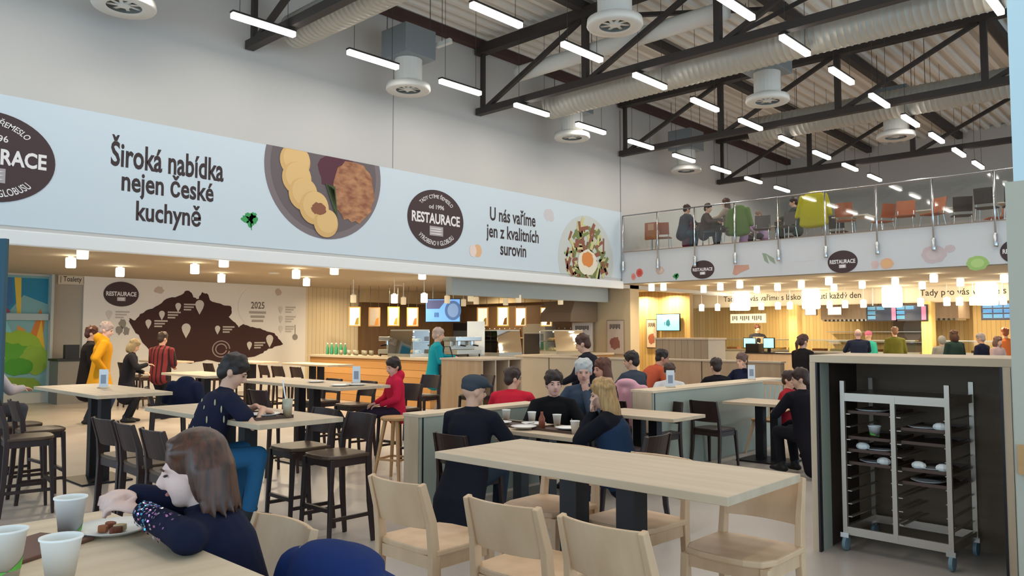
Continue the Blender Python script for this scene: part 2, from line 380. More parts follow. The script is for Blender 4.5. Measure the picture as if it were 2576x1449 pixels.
# suspended linear lamps
def mk_lamp():
    t = thing('linear_lamp', '', 'lamp')
    MB().box(-.05, .05, -.55, .55, .0, .085).build('diffuser', M_lamp, t, bevel=.012)
    MB().box(-.054, .054, -.556, .556, .085, .115).build('housing', M_lampbody, t)
    for y in (-.42, .42): MB().tube([(0, y, .11), (0, y, 2.1)], .005, 5).build('suspension_wire', M_wire, t)
    return t
S = Stock(mk_lamp)
ordi = ['first', 'second', 'third', 'fourth', 'fifth', 'sixth', 'seventh', 'eighth', 'ninth', 'tenth', 'eleventh']
rows = ((-11.19, 'row along the left wall', 6.18, 10), (-8.2, 'second row out from the left wall', 8.45, 9), (-5.34, 'third row out from the left wall', 10.7, 8), (-2.45, 'row beside the pale pillar', 6.65, 10),
        (-11.19, 'added left wall row above the border', 1.87, 2), (-8.2, 'added second row above the border', 1.985, 3), (-5.34, 'added third row above the border', 2.08, 4), (-2.45, 'added pillar row above the border', 1.99, 2), (.45, 'added row right of the pillar', 2.0, 6))  # unseen rows, added towards the camera to light the near zone
for x, nm, y0, n in rows:
    for k in range(n):
        y = y0+2.155*k
        S.put((x, y, 6.5), 0, '%s glowing linear lamp from the front in the %s' % (ordi[k], nm), 'suspended linear lamps')
        l = bpy.data.lights.new('lamp light', 'AREA'); l.shape = 'RECTANGLE'; l.size = .1; l.size_y = 1.05; l.energy = LAMP_W; l.color = (1, .94, .86)
        lo = bpy.data.objects.new('lamp_light', l); COL.objects.link(lo); lo.location = (x, y, 6.49); lo['kind'] = 'helper'
# small suspended projector-like spot by the wall
p = onx(1112, 110, -11.3)
t = thing('emergency_lamp', 'small white emergency lamp on a wire in front of the dark edge beam', 'lamp', p)
MB().bar((-.16, 0, 0), (.16, .1, .05), .09).build('housing', M_white, t); MB().tube([(0, 0, .05), (0, 0, 8.3-p.z)], .006, 6).build('wire', M_wire, t)

# ------------------------------------------------------------------ low round pendants
def mk_pend(r, h, on):
    def f():
        t = thing('pendant_lamp', '', 'pendant lamp')
        MB().lathe([(r*.92, -h/2), (r, -h/2+.015), (r, h/2-.015), (r*.92, h/2)], seg=18).build('shade', M_pend if on else M_pendoff, t, smooth=False)
        MB().tube([(0, 0, h/2), (0, 0, h/2+.03)], r*.5, 10).build('cap', M_white, t)
        MB().tube([(0, 0, h/2), (0, 0, h/2+.045 if h < .2 else .525)], .012, 6).build('stem', M_white, t)
        return t
    return f
def plight(p, w, col=(1, .80, .52), r=.07):  # serves the pendants and also added lights that have no pendant
    l = bpy.data.lights.new('pendant or added light', 'AREA'); l.shape = 'DISK'; l.size = 2*r; l.energy = w; l.color = col; l.spread = R_(165)
    o = bpy.data.objects.new('pendant_or_added_light', l); COL.objects.link(o); o.location = p; o['kind'] = 'helper'
S = Stock(mk_pend(.082, .18, True))
LP = [(208, 637), (178, 661), (302, 685), (490, 677), (563, 659), (557, 700), (745, 690), (771, 710), (841, 679), (1062, 692)]
for i, (px, py) in enumerate(LP):
    p = onz(px, py, 2.87); S.put(p, 0, 'lit ceiling pendant %s' % ['nearest the wall lip on the left', 'second from the left', 'above the oval emblem', 'above the left half of the map', 'right above the middle of the map, close to the lip', 'lowest of the three above the map', 'left one of the pair by the plank wall', 'right one of the pair by the plank wall', 'beside the coffee bar', 'nearest the blue grey bulkhead'][i], 'lit pendants under the low ceiling')
    plight((p.x, p.y, 2.765), PEND_W*4.2)
MP = [(1639, 723), (1669, 719), (1770, 728), (1812, 722), (1861, 716), (1904, 729), (1956, 723), (2016, 716), (2085, 708), (2098, 725), (2169, 717), (2252, 709), (2320, 719), (2349, 700), (2416, 711), (2526, 701)]
for i, (px, py) in enumerate(MP):
    p = onz(px, py, 2.885)
    if p.y < 18.45: p = ony(px, py, 18.45)
    S.put((p.x, p.y, 2.885), 0, '%s lit pendant from the left in the row under the mezzanine edge' % (ordi+['twelfth', 'thirteenth', 'fourteenth', 'fifteenth', 'sixteenth'])[i], 'lit pendants under the mezzanine')
    plight((p.x, p.y, 2.7), PEND_W*1.6)
S2 = Stock(mk_pend(.085, .22, True))
CP = [(1765, 768), (1805, 768), (1843, 771), (1915, 771), (1957, 768), (1987, 767), (2087, 770), (2126, 768), (2172, 764), (2260, 770), (2316, 765), (2382, 762), (2414, 767), (2448, 769), (2524, 763)]
for i, (px, py) in enumerate(CP):
    p = onz(px, py, 2.5); p = ony(px, py, 24.3); S2.put((p.x, 24.3, 2.5), 0, '%s lit pendant counted from the left over the serving counter' % (ordi+['twelfth', 'thirteenth', 'fourteenth', 'fifteenth'])[i], 'lit pendants over the serving counter')
    plight((p.x, 24.3, 2.3), PEND_W*1.6)
S3 = Stock(mk_pend(.075, .2, False))
for i, (px, py, on) in enumerate(((889, 742, 0), (992, 742, 1), (1015, 748, 0), (1067, 740, 1), (1125, 744, 0), (1166, 753, 0), (1198, 747, 0), (1272, 750, 0), (1184, 738, 0), (1304, 742, 0), (1410, 748, 0))):
    p = onz(px, py, 2.6)
    (S2 if on else S3).put((p.x, p.y, 2.5), 0, '%s %s pendant counted from the left above the coffee bar' % (ordi[i], 'lit' if on else 'pale unlit'), 'pendants above the coffee bar')
    if on or i % 3 == 0: plight((p.x, p.y, 2.3), PEND_W*1.6)  # some unlit pendants get an added light below them too
def mk_drum():
    t = thing('drum_spotlight', '', 'spotlight')
    MB().lathe([(.24, -.3), (.27, -.26), (.27, .26), (.22, .3)], seg=20).build('glowing_face', M_pend, t)
    MB().lathe([(.1, .3), (.1, .42)], seg=12).build('cap', M_lampbody, t)
    return t
S4 = Stock(mk_drum)
for i, (px, py) in enumerate(((1866, 745), (2040, 742), (2244, 742), (2482, 737))):
    p = ony(px, py, 24.2); S4.put((p.x, 24.2, 2.68), 0, '%s big glaring drum lamp from the left in front of the lettered band' % ordi[i], 'glaring drum lamps')
    plight((p.x, 24.2, 2.25), PEND_W*2.5, r=.2)
plight((-14.5, 21.6, 2.9), 60); plight((-13.3, 21.6, 2.9), 60); plight((-17.5, 11.8, 2.9), 16); plight((-19.2, 13.6, 2.9), 22)  # added lights without fixtures, brightening the golden wall and coffee bar
# round ceiling lamps added to brighten the kitchen and the coffee bar
S5 = Stock(lambda: (lambda t: (MB().lathe([(.10, 0), (.12, -.01), (.12, .02)], seg=18).build('ring', M_white, t), MB().lathe([(.0, .004), (.1, .004)], seg=18, close=False).build('lens', M_pend, t), t)[2])(thing('downlight', '', 'downlight')))
for i, (x, y) in enumerate(((-12, 27), (-9.2, 27), (-6.2, 27), (-3.3, 27), (-17.5, 14), (-17.5, 17.5), (-16, 9.2))):
    S5.put((x, y, ZC-.012), 0, '%s added round downlight %s' % (ordi[i], 'over the kitchen' if i < 4 else 'over the coffee bar'), 'added downlights'); plight((x, y, 2.97), 120 if i < 4 else 60, (1, .84, .6), .1)
# ================================================================== WALL GRAPHICS
def emblem(parent, cx, cy, rx, ry, detail=True):
    """dark oval restaurant emblem in the parent's local xy plane"""
    e = MB().slab(ngon(cx, cy, rx, ry, 56), .004, .014).build('emblem', M_emb, parent)
    m = MB(); z = .017
    lettering(m, 'RESTAURACE', cx, cy+.02*ry, width=1.72*rx, height=.36*ry, z=z, bold=.03)
    m.build('emblem_name', M_lettw, e)
    if detail:
        r = ry*.80; m = MB()
        n0 = len(m.v); lettering(m, 'TADY CTÍME ŘEMESLO', 0, 0, width=1.75*r, height=.17*ry, z=z, bold=.01, arc=(r, 1))
        m.v = m.v[:n0]+[(cx+x*rx/ry*.96, cy+y, q) for x, y, q in m.v[n0:]]
        m.build('emblem_small_lettering', M_lettw, e); m = MB(); lettering(m, 'od 1996', cx, cy+.42*ry, height=.15*ry, z=z, bold=.01)
        m.build('emblem_small_lettering', M_lettw, e); m = MB(); n0 = len(m.v); lettering(m, 'VYROBENO V GLOBUSU', 0, 0, width=1.75*r, height=.16*ry, z=z, bold=.01, arc=(r*1.02, -1))
        m.v = m.v[:n0]+[(cx+x*rx/ry*.96, cy+y, q) for x, y, q in m.v[n0:]]
        m.build('emblem_small_lettering', M_lettw, e)
    m = MB(); w = .24*rx   # crossed cutlery panel under the name
    m.slab([(cx-w, cy-.56*ry), (cx+w, cy-.56*ry), (cx+w, cy-.24*ry), (cx-w, cy-.24*ry)], .014, .017); m.build('cutlery_panel', plain('a9a2a4'), e)
    m = MB()
    for k, dy in enumerate((-.32, -.40, -.49)): m.slab([(cx-w*.9, cy+dy*ry-.008), (cx+w*.5, cy+dy*ry-.012), (cx+w*.9, cy+dy*ry+.012), (cx-w*.9, cy+dy*ry+.004)], .017, .019)
    m.build('cutlery_drawing', M_lettw, e)
    return e
def wallroot(name, label, cat, loc, rot): t = thing(name, label, cat, loc); t.rotation_euler = rot; return t
Y0, Z0 = 0.0, 0.0
W = wallroot('wall_banner', 'long pale printed banner along the left wall with slogans and food pictures', 'banner', (XW+.004, 0, 0), ROTX)
MB().slab([(-6, 3.14), (YM-.02, 3.16), (YM-.02, 5.06), (-6, 4.98)], 0, .004).build('backing', mat('banner paper', 'c9d6df', .7), W)
emblem(W, 2.86, 4.10, .83, .645)
emblem(W, 11.18, 4.10, .81, .645)
for tx, x, y, w, h, bo in (('Široká nabídka', 5.38, 4.47, 1.84, .50, .024), ('nejen české', 5.38, 3.98, 1.50, .47, .024), ('kuchyně', 5.39, 3.53, 1.06, .45, .024),
                       ('U nás vaříme', 13.66, 4.44, 1.62, .36, .022), ('jen z kvalitních', 13.66, 3.97, 1.86, .42, .022), ('surovin', 13.66, 3.62, .92, .30, .022)):
    m = MB(); lettering(m, tx, x, y, width=w, height=h, z=.006, bold=bo); m.build('slogan_lettering', M_dark, W)
def clip_top(poly, zt): return [(x, min(y, zt)) for x, y in poly]
# plate with dumplings
cx, cy = 8.36, 4.72
def arcplate(r, zt=5.03): a = math.degrees(math.asin(min(1, (zt-cy)/r))); return ngon(cx, cy, r, r, 48, 180-a, 360+a)
pl = MB().slab(arcplate(1.30), .004, .010).build('dish_picture', plain('7b7174'), W)
MB().slab(arcplate(1.18), .010, .012).build('plate_well', plain('6a6063'), pl)
MB().slab(clip_top(blob(8.62, 4.75, .42, .38, seed=4), 5.03), .012, .015).build('red_cabbage', plain('5a3440'), pl)
m = MB().slab(clip_top(blob(9.0, 4.42, .50, .62, 34, .07, 9), 5.0), .015, .02); m.build('roast_meat', mat('roast crust', 'b98763', .8, c2='8a5a44', nscale=(5, 9, 3)), pl)
m = MB()
for k, (x, y, r) in enumerate(((7.68, 4.82, .32), (7.72, 4.5, .31), (7.86, 4.22, .31), (8.1, 3.99, .32), (8.36, 3.72, .27))):
    MB().slab(clip_top(ngon(x, y, r, r, 28), 5.03), .020+.002*k, .022+.002*k+.0005).build('dumpling', plain('d3ac72'), pl)
    MB().slab(clip_top(ngon(x+.03, y+.045, r*.86, r*.84, 28), 5.02), .0226+.002*k, .0231+.002*k).build('dumpling_face', plain('dcb87f'), pl)
MB().slab(blob(8.2, 3.98, .16, .12, seed=3), .03, .032).build('dumpling_filling', plain('8a5a44'), pl)
m = MB()
for a in range(7): m.slab([(8.33+.03*a, 4.5-.02*a), (8.37+.03*a, 4.48), (8.55+.012*a, 3.95-.02*a)], .033, .035)
m.build('rosemary_sprig', plain('4b5a3c'), pl)
# parsley, tomato, faint mushroom
def parsley(par, cx, cy, s, name='parsley_picture', c='3f9a57'):
    m = MB()
    for dx, dy, r in ((-.36, .05, .34), (.05, .3, .36), (.4, .1, .36), (.15, -.25, .36), (.42, .42, .26)):
        m.slab(blob(cx+dx*s, cy+dy*s, r*s, r*s*1.15, 14, .35, int(100*(dx+2))), .004, .008)
    m.slab([(cx+.1*s, cy-.3*s), (cx+.2*s, cy-.3*s), (cx+.28*s, cy-.9*s), (cx+.22*s, cy-.9*s)], .004, .008)
    return m.build(name, plain(c), par)
parsley(W, 6.79, 3.62, .2)
o = MB().slab(ngon(12.45, 3.51, .13, .15, 20), .004, .008).build('egg_picture', plain('e0b48a'), W); MB().slab(ngon(12.3, 3.5, .11, .14, 20), .008, .011).build('egg_half', plain('e6d3cb'), o)
m = MB().slab(blob(15.0, 4.62, .2, .17, 16, .2, 3), .004, .007); m.build('onion_drawing', plain('c8c4c8'), W)
# egg and salad plate
cx2, cy2 = 16.55, 3.58
pl = MB().slab([(x, max(y, 3.17)) for x, y in ngon(cx2, cy2, 1.2, 1.2, 48)], .004, .010).build('dish_picture', plain('c3c9c6'), W)
rd = random.Random(5)
for nm, c, cnt in (('salad_leaves', '77834f', 46), ('salad_strips', 'c9c58e', 50), ('bacon_bits', '8c5a48', 46)):
    m = MB()
    for k in range(cnt):
        a = rd.uniform(0, 6.28); r = .88*math.sqrt(rd.uniform(.08, 1)); x = cx2+r*math.cos(a); y = max(cy2+r*math.sin(a)*1.05+.06, 3.24); t = rd.uniform(0, 3.14); l, w = rd.uniform(.1, .22), rd.uniform(.03, .06)
        dx, dy = math.cos(t), math.sin(t); q = .012+.0008*(k % 9)
        m.slab([(x-dx*l-dy*w, y-dy*l+dx*w), (x+dx*l-dy*w, y+dy*l+dx*w), (x+dx*l+dy*w, y+dy*l-dx*w), (x-dx*l+dy*w, y-dy*l-dx*w)], q, q+.0006)
    m.build(nm, plain(c), pl)
MB().slab(blob(cx2+.02, cy2-.06, .42, .34, 30, .08, 2), .022, .024).build('fried_egg_white', plain('e3ddcb'), pl)
MB().slab(blob(cx2+.02, cy2+.02, .27, .2, 24, .12, 8), .025, .027).build('fried_egg_yolk', plain('d98b4a'), pl)
# ---- mezzanine face
W2 = wallroot('mezzanine_banner', 'pale printed strip on the mezzanine edge with small food pictures and oval emblems', 'banner', (0, YM-.004, 0), ROTY)
MB().slab([(XW+.01, 3.02), (3.5, 3.02), (3.5, 3.84), (XW+.01, 3.84)], 0, .004).build('backing', mat('strip paper', 'c9cccf', .7), W2)
emblem(W2, -10.14, 3.28, .335, .24, False); emblem(W2, -6.56, 3.26, .335, .26, False); emblem(W2, -3.1, 3.26, .335, .26, False)
def spot(cx, cy, rx, ry, c, name, inner=None, seed=0):
    o = MB().slab(blob(cx, cy, rx, ry, 22, .08, seed), .004, .008).build(name, plain(c), W2)
    if inner: MB().slab(ngon(cx, cy, rx*.62, ry*.62, 18), .008, .010).build(name+'_core', plain(inner), o)
spot(-12.1, 3.3, .11, .12, 'd06a60', 'tomato_picture', 'c64c44'); spot(-12.3, 3.2, .08, .1, 'd99a92', 'tomato_half', 'd77f76')
spot(-11.44, 3.33, .13, .11, 'c9b3a6', 'onion_picture', 'd3c1b6'); parsley(W2, -10.95, 3.14, .12)
m = MB().slab([(-9.3, 3.12), (-9.24, 3.34), (-8.86, 3.33), (-8.84, 3.22), (-9.05, 3.16), (-9.2, 3.08)], .004, .008); m.build('ham_picture', plain('c99a88'), W2)
m = MB().slab([(-8.5, 3.6), (-8.4, 3.58), (-8.33, 3.32), (-8.44, 3.4)], .004, .008).slab([(-8.4, 3.58), (-8.2, 3.45), (-8.16, 3.3), (-8.3, 3.4)], .004, .008); m.build('sage_leaf_picture', plain('8fa08c'), W2)
spot(-5.6, 3.16, .14, .12, 'd9ae8e', 'egg_picture', 'e0b27d'); spot(-5.85, 3.15, .08, .09, 'd3b7b4', 'egg_shell_picture')
spot(-4.65, 3.3, .24, .19, 'c4b4b6', 'pig_drawing', 'cbbcbc'); spot(-4.34, 3.4, .1, .08, 'c4b4b6', 'pig_tail_drawing')
spot(-3.84, 3.06, .2, .15, '9dbf72', 'lime_picture', 'b1cf83')
m = MB().slab([(-7.7, 3.32), (-7.2, 3.32), (-7.2, 3.33), (-7.7, 3.33)], .004, .006); m.build('faint_drawing', plain('c2bfc4'), W2)

# ---- lettered band over the kitchen
W3 = wallroot('lettered_band', 'sand coloured band with dark handwritten style slogan above the serving counters', 'sign', (0, 24.995, 0), ROTY)
MB().slab([(-14.3, 2.55), (1.9, 2.55), (1.9, 2.97), (-14.3, 2.97)], 0, .004).build('backing', mat('band face', 'c4b8a2', .8), W3)
m = MB(); lettering(m, 'Tady pro vás vaříme s láskou a chutí každý den', -10.8, 2.79, width=4.65, height=.27, z=.006, bold=.01); m.build('slogan_lettering', plain('352c26'), W3); m = MB()
lettering(m, 'Tady pro vás vaříme s láskou', -5.35, 2.79, width=2.9, height=.27, z=.006, bold=.01); m.build('slogan_lettering', plain('352c26'), W3)

# ---- map wall
W4 = wallroot('map_mural', 'wall print of a dark brown country map with white place pins', 'mural', (-20.398, 0, 0), ROTX)
mp = [(325, 800), (340, 806), (352, 790), (375, 778), (398, 768), (418, 752), (440, 748), (462, 738), (466, 732), (478, 734), (486, 748), (500, 752), (508, 735), (520, 738), (528, 755), (545, 762), (562, 768), (580, 770), (583, 785), (575, 797), (592, 812), (600, 824), (612, 815), (625, 820), (640, 824), (655, 826), (672, 834), (690, 838), (700, 852), (712, 866), (690, 872), (670, 882), (655, 890), (640, 897), (600, 900), (560, 912), (520, 905), (480, 915), (440, 905), (400, 896), (375, 880), (352, 850), (338, 832), (326, 812)]
poly = []
rd = random.Random(3)
for i in range(len(mp)):
    a, b = mp[i], mp[(i+1) % len(mp)]
    for k in range(3):
        px = a[0]+(b[0]-a[0])*k/3; py = a[1]+(b[1]-a[1])*k/3; q = onx(px, py, -20.4); j = .02 if k else 0
        poly.append((q.y+rd.uniform(-j, j), q.z+rd.uniform(-j, j)))
MB().slab(poly[::-1], 0, .006).build('country_shape', plain('3f2522'), W4)
def at4(px, py): q = onx(px, py, -20.4); return q.y, q.z
for px, py, s in ((448, 769, 1), (407, 789, 1), (373, 811, 1), (468, 825, 1.6), (502, 766, 1.6), (547, 826, 1), (627, 866, 1), (678, 852, 1.5), (274, 788, 1), (706, 776, .9), (706, 800, .9), (706, 825, .9)):
    y, z = at4(px, py); r = .075*s; m = MB(); tx = MB()
    m.slab(ngon(y, z, r, r, 14, 0, 180)+[(y-r*.8, z-.06*s), (y, z-.17*s), (y+r*.8, z-.06*s)], .006, .009)
    if s < 1.5: [tx.slab([(y+.15, z+.06-.07*k), (y+.15+.34-.07*k, z+.06-.07*k), (y+.15+.34-.07*k, z+.02-.07*k), (y+.15, z+.02-.07*k)], .006, .008) for k in range(3)]
    q = m.build('place_pin', plain('cdc6bd'), W4)
    if s < 1.5: tx.build('place_lettering', plain('b9b0a8'), q)
y, z = at4(305, 740); emblem(W4, y, z, .42, .31, False)
y, z = at4(650, 772); MB().slab(ngon(y, z, .62, .60, 36), .0065, .0085).build('notice_disc', mat('map wall print', 'e2ddd4', .85), W4)
m = MB(); y, z = at4(648, 768); lettering(m, '2025', y, z, width=.42, height=.2, z=.010, bold=.02); m.build('notice_lettering', plain('6f655d'), W4)
for k in range(3): m = MB(); m.slab([(y-.26+.04*k, z-.17-.12*k), (y+.26-.04*k, z-.17-.12*k), (y+.26-.04*k, z-.24-.12*k), (y-.26+.04*k, z-.24-.12*k)], .009, .011); m.build('notice_line', plain('a59d94'), W4)
m = MB(); y, z = at4(308, 825)
for dx, dy, r in ((0, .12, .09), (-.08, -.06, .08), (.1, -.08, .08)): m.slab(blob(y+dx, z+dy, r, r*1.3, 12, .3, int(dx*50+9)), .001, .004)
m.build('bottle_drawing', plain('8d867d'), W4)
m = MB(); y, z = at4(742, 848); m.slab(ngon(y, z, .09, .09, 16), .001, .004).slab([(y-.012, z+.08), (y+.012, z+.08), (y+.012, z+.36), (y-.012, z+.36)], .001, .004); m.build('spoon_drawing', plain('8d867d'), W4)
m = MB(); y, z = at4(400, 730); m.slab(blob(y, z, .12, .1, 14, .2, 2), .001, .004); y, z = at4(700, 735); m.slab(blob(y, z, .1, .1, 14, .2, 6), .001, .004); m.build('vegetable_drawing', plain('bfae9f'), W4)
y, z = at4(556, 878); m = MB()
for r0 in (.26, .17): m.slab(ngon(y, z, r0, r0*.9, 24)+ngon(y, z, r0-.03, (r0-.03)*.9, 24)[::-1], .006, .009)
m.build('bread_drawing', plain('9c8a88'), W4)
# ---- restroom sign, mural of coloured shapes
q = onx(177, 704, -20.44); s = wallroot('restroom_sign', 'small white sign with dark lettering above the grey recess', 'sign', (-20.43, q.y+.06, q.z), ROTX)
MB().slab([(-.33, -.11), (.30, -.11), (.30, .11), (-.33, .11)], 0, .01).build('board', plain('c9bda9'), s); m = MB(); lettering(m, '| Toalety |', -.02, 0, width=.52, height=.16, z=.012, bold=.01); m.build('sign_lettering', plain('3a322c'), s)
W5 = wallroot('painted_mural', 'bright mural of a green bush below blue, orange and yellow shapes', 'mural', (-20.49, 0, 0), ROTX)
MB().slab([(3.0, .25), (5.95, .25), (5.95, 2.95), (3.0, 2.95)], 0, .004).build('ground', plain('7fa8a6'), W5)
for k, (c, pts) in enumerate((('2f7f9c', [(4.9, 2.9), (5.1, 2.1), (5.4, 2.5), (5.9, 2.3), (5.9, 2.9)]), ('3f6f9a', [(4.85, 2.1), (5.2, 2.3), (5.15, 2.9), (4.85, 2.9)]), ('d8b64a', [(5.2, 2.9), (5.28, 2.0), (5.36, 2.0), (5.34, 2.9)]), ('c9793a', [(5.5, 1.4), (5.75, 2.2), (5.85, 1.9), (5.8, 1.3)]), ('e0b13c', [(5.62, 1.2), (5.78, 1.95), (5.88, 1.2)]), ('cf8a4a', [(5.2, 1.2), (5.3, 1.8), (5.45, 1.7), (5.5, 1.2)]), ('7fc0c0', [(4.85, 1.4), (5.0, 2.05), (5.2, 1.6), (5.1, 1.2)]), ('a14a5a', [(4.95, 2.05), (5.0, 2.3), (5.15, 2.1)]))):
    MB().slab(pts, .004+.0012*k, .005+.0012*k).build('painted_shape', plain(c), W5)
for k, (x, y, rx, ry, c) in enumerate(((5.3, 1.25, .52, .42, '8fae3a'), (5.2, 1.05, .44, .36, '5a9a33'), (5.65, 1.0, .3, .33, '86a63c'), (5.35, .85, .3, .2, '4a8f2f'), (5.3, .45, .5, .16, '7f9a3a'))):
    MB().slab(blob(x, y, rx, ry, 24, .12, k), .016+.002*k, .018+.002*k).build('painted_bush', plain(c), W5)
MB().box(-20.6, -20.3, 5.92, 5.98, 0, ZC).build('trim_8', plain('b0b3ac'))['kind'] = 'structure'
MB().box(-20.5, -20.38, 3, 5.9, 1.92, 2.07).build('trim_9', plain('a8b4b0'))['kind'] = 'structure'
# ================================================================== FURNITURE
def mk_stool(wood, seatm, sh=.69, th=.975, w=.40, name='bar_stool', foot=True):
    def f():
        t = thing(name, '', 'bar stool' if foot else 'chair')
        k = w/2
        for s in (-1, 1):
            MB().poly_bar([(s*(k-.01), -.215, 0), (s*(k-.018), -.185, sh*.45), (s*(k-.02), -.17, sh*.95), (s*(k-.024), -.185, sh+.12), (s*(k-.03), -.235, th)], .030, .042, taper=[.8, 1, 1.1, 1, .8]).build('leg', wood, t, bevel=.004)
            MB().poly_bar([(s*(k-.005), .195, 0), (s*(k-.022), .165, sh-.03)], .034, .034, taper=[.75, 1.1]).build('leg', wood, t, bevel=.004)
        m = MB(); m.box(-k+.04, k-.04, -.18, -.155, sh-.085, sh-.03).box(-k+.04, k-.04, .15, .172, sh-.085, sh-.03)
        for s in (-1, 1): m.box(s*(k-.025)-.011, s*(k-.025)+.011, -.165, .16, sh-.085, sh-.03)
        m.build('seat_frame', wood, t)
        m = MB(); P = [(-k, -.17), (-k, .1), (-k+.03, .18), (-k*.5, .205), (0, .21), (k*.5, .205), (k-.03, .18), (k, .1), (k, -.17), (k*.5, -.19), (-k*.5, -.19)]
        m.slab(P, sh-.03, sh).build('seat', seatm, t, bevel=.008)
        m = MB(); n = 9; vs = []
        for i in range(n):
            u = -1+2*i/(n-1); x = u*(k-.03); y = -.235+.012-.035*(1-u*u)
            for yy, zz in ((y+.055, sh+.085), (y, th), (y-.016, th), (y+.039, sh+.085)): vs.append((x, yy, zz))
        fs = [(0, 1, 2, 3), (4*n-4, 4*n-1, 4*n-2, 4*n-3)]
        for i in range(n-1):
            for j in range(4): fs.append((4*i+j, 4*i+4+j, 4*i+4+(j+1) % 4, 4*i+(j+1) % 4))
        m.add(vs, fs).build('backrest', wood, t, bevel=.004)
        if foot:
            m = MB(); m.box(-k+.02, k-.02, .165, .19, .27, .30); m.build('footrest', wood, t)
            for s in (-1, 1): MB().box(s*(k-.015)-.01, s*(k-.015)+.01, -.18, .17, .20, .228).build('stretcher', wood, t)
        return t
    return f
DK = Stock(mk_stool(M_wenge, M_seatdk)); LT = Stock(mk_stool(M_beech, M_beech, w=.41))
DL = Stock(mk_stool(M_wenge, M_wenge, .46, .80, .42, 'dining_chair', False))
def mk_backless():
    t = thing('backless_stool', '', 'bar stool')
    MB().lathe([(.0, .66), (.15, .66), (.165, .67), (.165, .69), (.15, .70), (0, .70)], seg=20).build('seat', M_beechdull, t)
    for a in range(4):
        c, s = math.cos(R_(45+90*a)), math.sin(R_(45+90*a)); MB().bar((.24*c, .24*s, 0), (.11*c, .11*s, .665), .024, .024, .034, .034).build('leg', M_beechdull, t)
    m = MB()
    for a in range(4):
        c, s = math.cos(R_(45+90*a)), math.sin(R_(45+90*a)); c2, s2 = math.cos(R_(135+90*a)), math.sin(R_(135+90*a)); m.bar((.195*c, .195*s, .24), (.195*c2, .195*s2, .24), .016, .022)
    m.build('footrest', M_beechdull, t); return t
BL = Stock(mk_backless)
def mk_spindle():
    t = thing('spindle_chair', '', 'chair')
    MB().slab([(-.2, -.19), (.2, -.19), (.22, .1), (.16, .2), (-.16, .2), (-.22, .1)], .43, .46).build('seat', M_beechdull, t, bevel=.006)
    for x in (-1, 1):
        for y in (-1, 1): MB().bar((x*.24, y*.24, 0), (x*.15, y*.14, .435), .026, .026, .036, .036).build('leg', M_beech, t)
    for k in range(6): x = -.165+.066*k; MB().tube([(x, -.17, .455), (x*1.08, -.25, .92)], .008, 8).build('spindle', M_beech, t)
    MB().poly_bar([(-.21, -.235, .93), (-.1, -.262, .93), (.1, -.262, .93), (.21, -.235, .93)], .05, .022, side=(0, 0, 1)).build('top_rail', M_beech, t, bevel=.004); return t
SP = Stock(mk_spindle)
def table(x0, x1, y0, y1, z, label, posts, single=False, m=None, group=None):
    cx, cy = (x0+x1)/2, (y0+y1)/2; a, b = (x1-x0)/2, (y1-y0)/2
    t = thing('bar_table' if z > .9 else 'dining_table', label, 'table', (cx, cy, 0), 0, group)
    MB().box(-a, a, -b, b, z-.036, z).build('tabletop', m or M_oaktop, t, bevel=.003)
    for p in posts: MB().box(p-.052, p+.052, -.052, .052, .02, z-.036).build('post', M_blk, t)
    c = sum(posts)/len(posts); MB().box(c-.32, c+.32, -.26, .26, 0, .02).build('base_plate', M_blk, t, bevel=.003)
    MB().box(min(posts)-.12, max(posts)+.12, -.2, .2, z-.05, z-.036).build('top_bracket', M_blk, t)
    return t
table(-3.10, -1.43, 2.73, 3.40, 1.0, 'long pale oak bar table in the middle with nothing on it', (-.17, .17))
table(-10.3, -8.28, 2.85, 3.6, 1.0, 'pale bar table on black posts below the man in the yellow jacket', (-.15, .15))
table(-6.75, -4.86, 2.7, 3.38, 1.0, 'pale bar table where the teenager in the feather print shirt eats', (-.17, .17))
table(-9.9, -7.45, 5.12, 5.85, 1.0, 'pale bar table in front of the child in the red hoodie', (-.17, .17))
table(-2.93, -1.3, .38, 1.05, 1.0, 'pale oak table in the front left corner with cups and a plate', (-.17, .17), m=M_oaktopY)
table(-5.5, -4.05, 5.1, 5.75, .75, 'dining table covered with dishes beside the man in the flat cap', (-.17, .17))
table(-5.25, -4.2, 6.9, 7.55, .75, 'small bare pale table behind the blonde woman', (-.1, .1))
table(-4.85, -3.95, 9.15, 9.85, .75, 'pale table with the spindle back chair behind it', (-.1, .1))
table(-12.4, -10.9, 5.2, 5.85, 1.0, 'pale bar table far left by the standing blonde woman', (-.1, .1))
table(-14.6, -12.9, 8.6, 9.2, 1.0, 'pale bar table with dark stools in front of the coffee bar', (-.15, .15))
table(-16.6, -15.2, 8.3, 8.9, 1.0, 'pale bar table in front of the tail of the country map', (-.12, .12))
table(-18.4, -16.9, 7.2, 7.8, 1.0, 'pale bar table in front of the middle of the country map', (-.12, .12))
table(-6.6, -5.8, 11.75, 12.4, .75, 'pale table of the two dark dressed people behind the partition', (-.1, .1))
table(-6.2, -5.5, 8.55, 9.05, .75, 'pale table in front of the child with white sleeves', (-.1, .1))
G = 'light beech stools at the empty long table'
for x, y, r, lb in ((-2.74, 2.42, 0, 'light beech stool at the left end of the near side of the empty long table'), (-2.10, 2.41, 3, 'middle light beech stool on the near side of the empty long table'), (-1.60, 2.40, -2, 'light beech stool nearest the camera on the near side of the long table'),
                    (-2.80, 3.30, 180, 'light beech stool on the far side of the long table, farthest left'), (-2.26, 3.33, 177, 'light beech stool seen between the two table posts'), (-1.62, 3.22, 180, 'light beech stool at the right end of the long table facing the camera')):
    LT.put((x, y, 0), R_(r), lb, G)
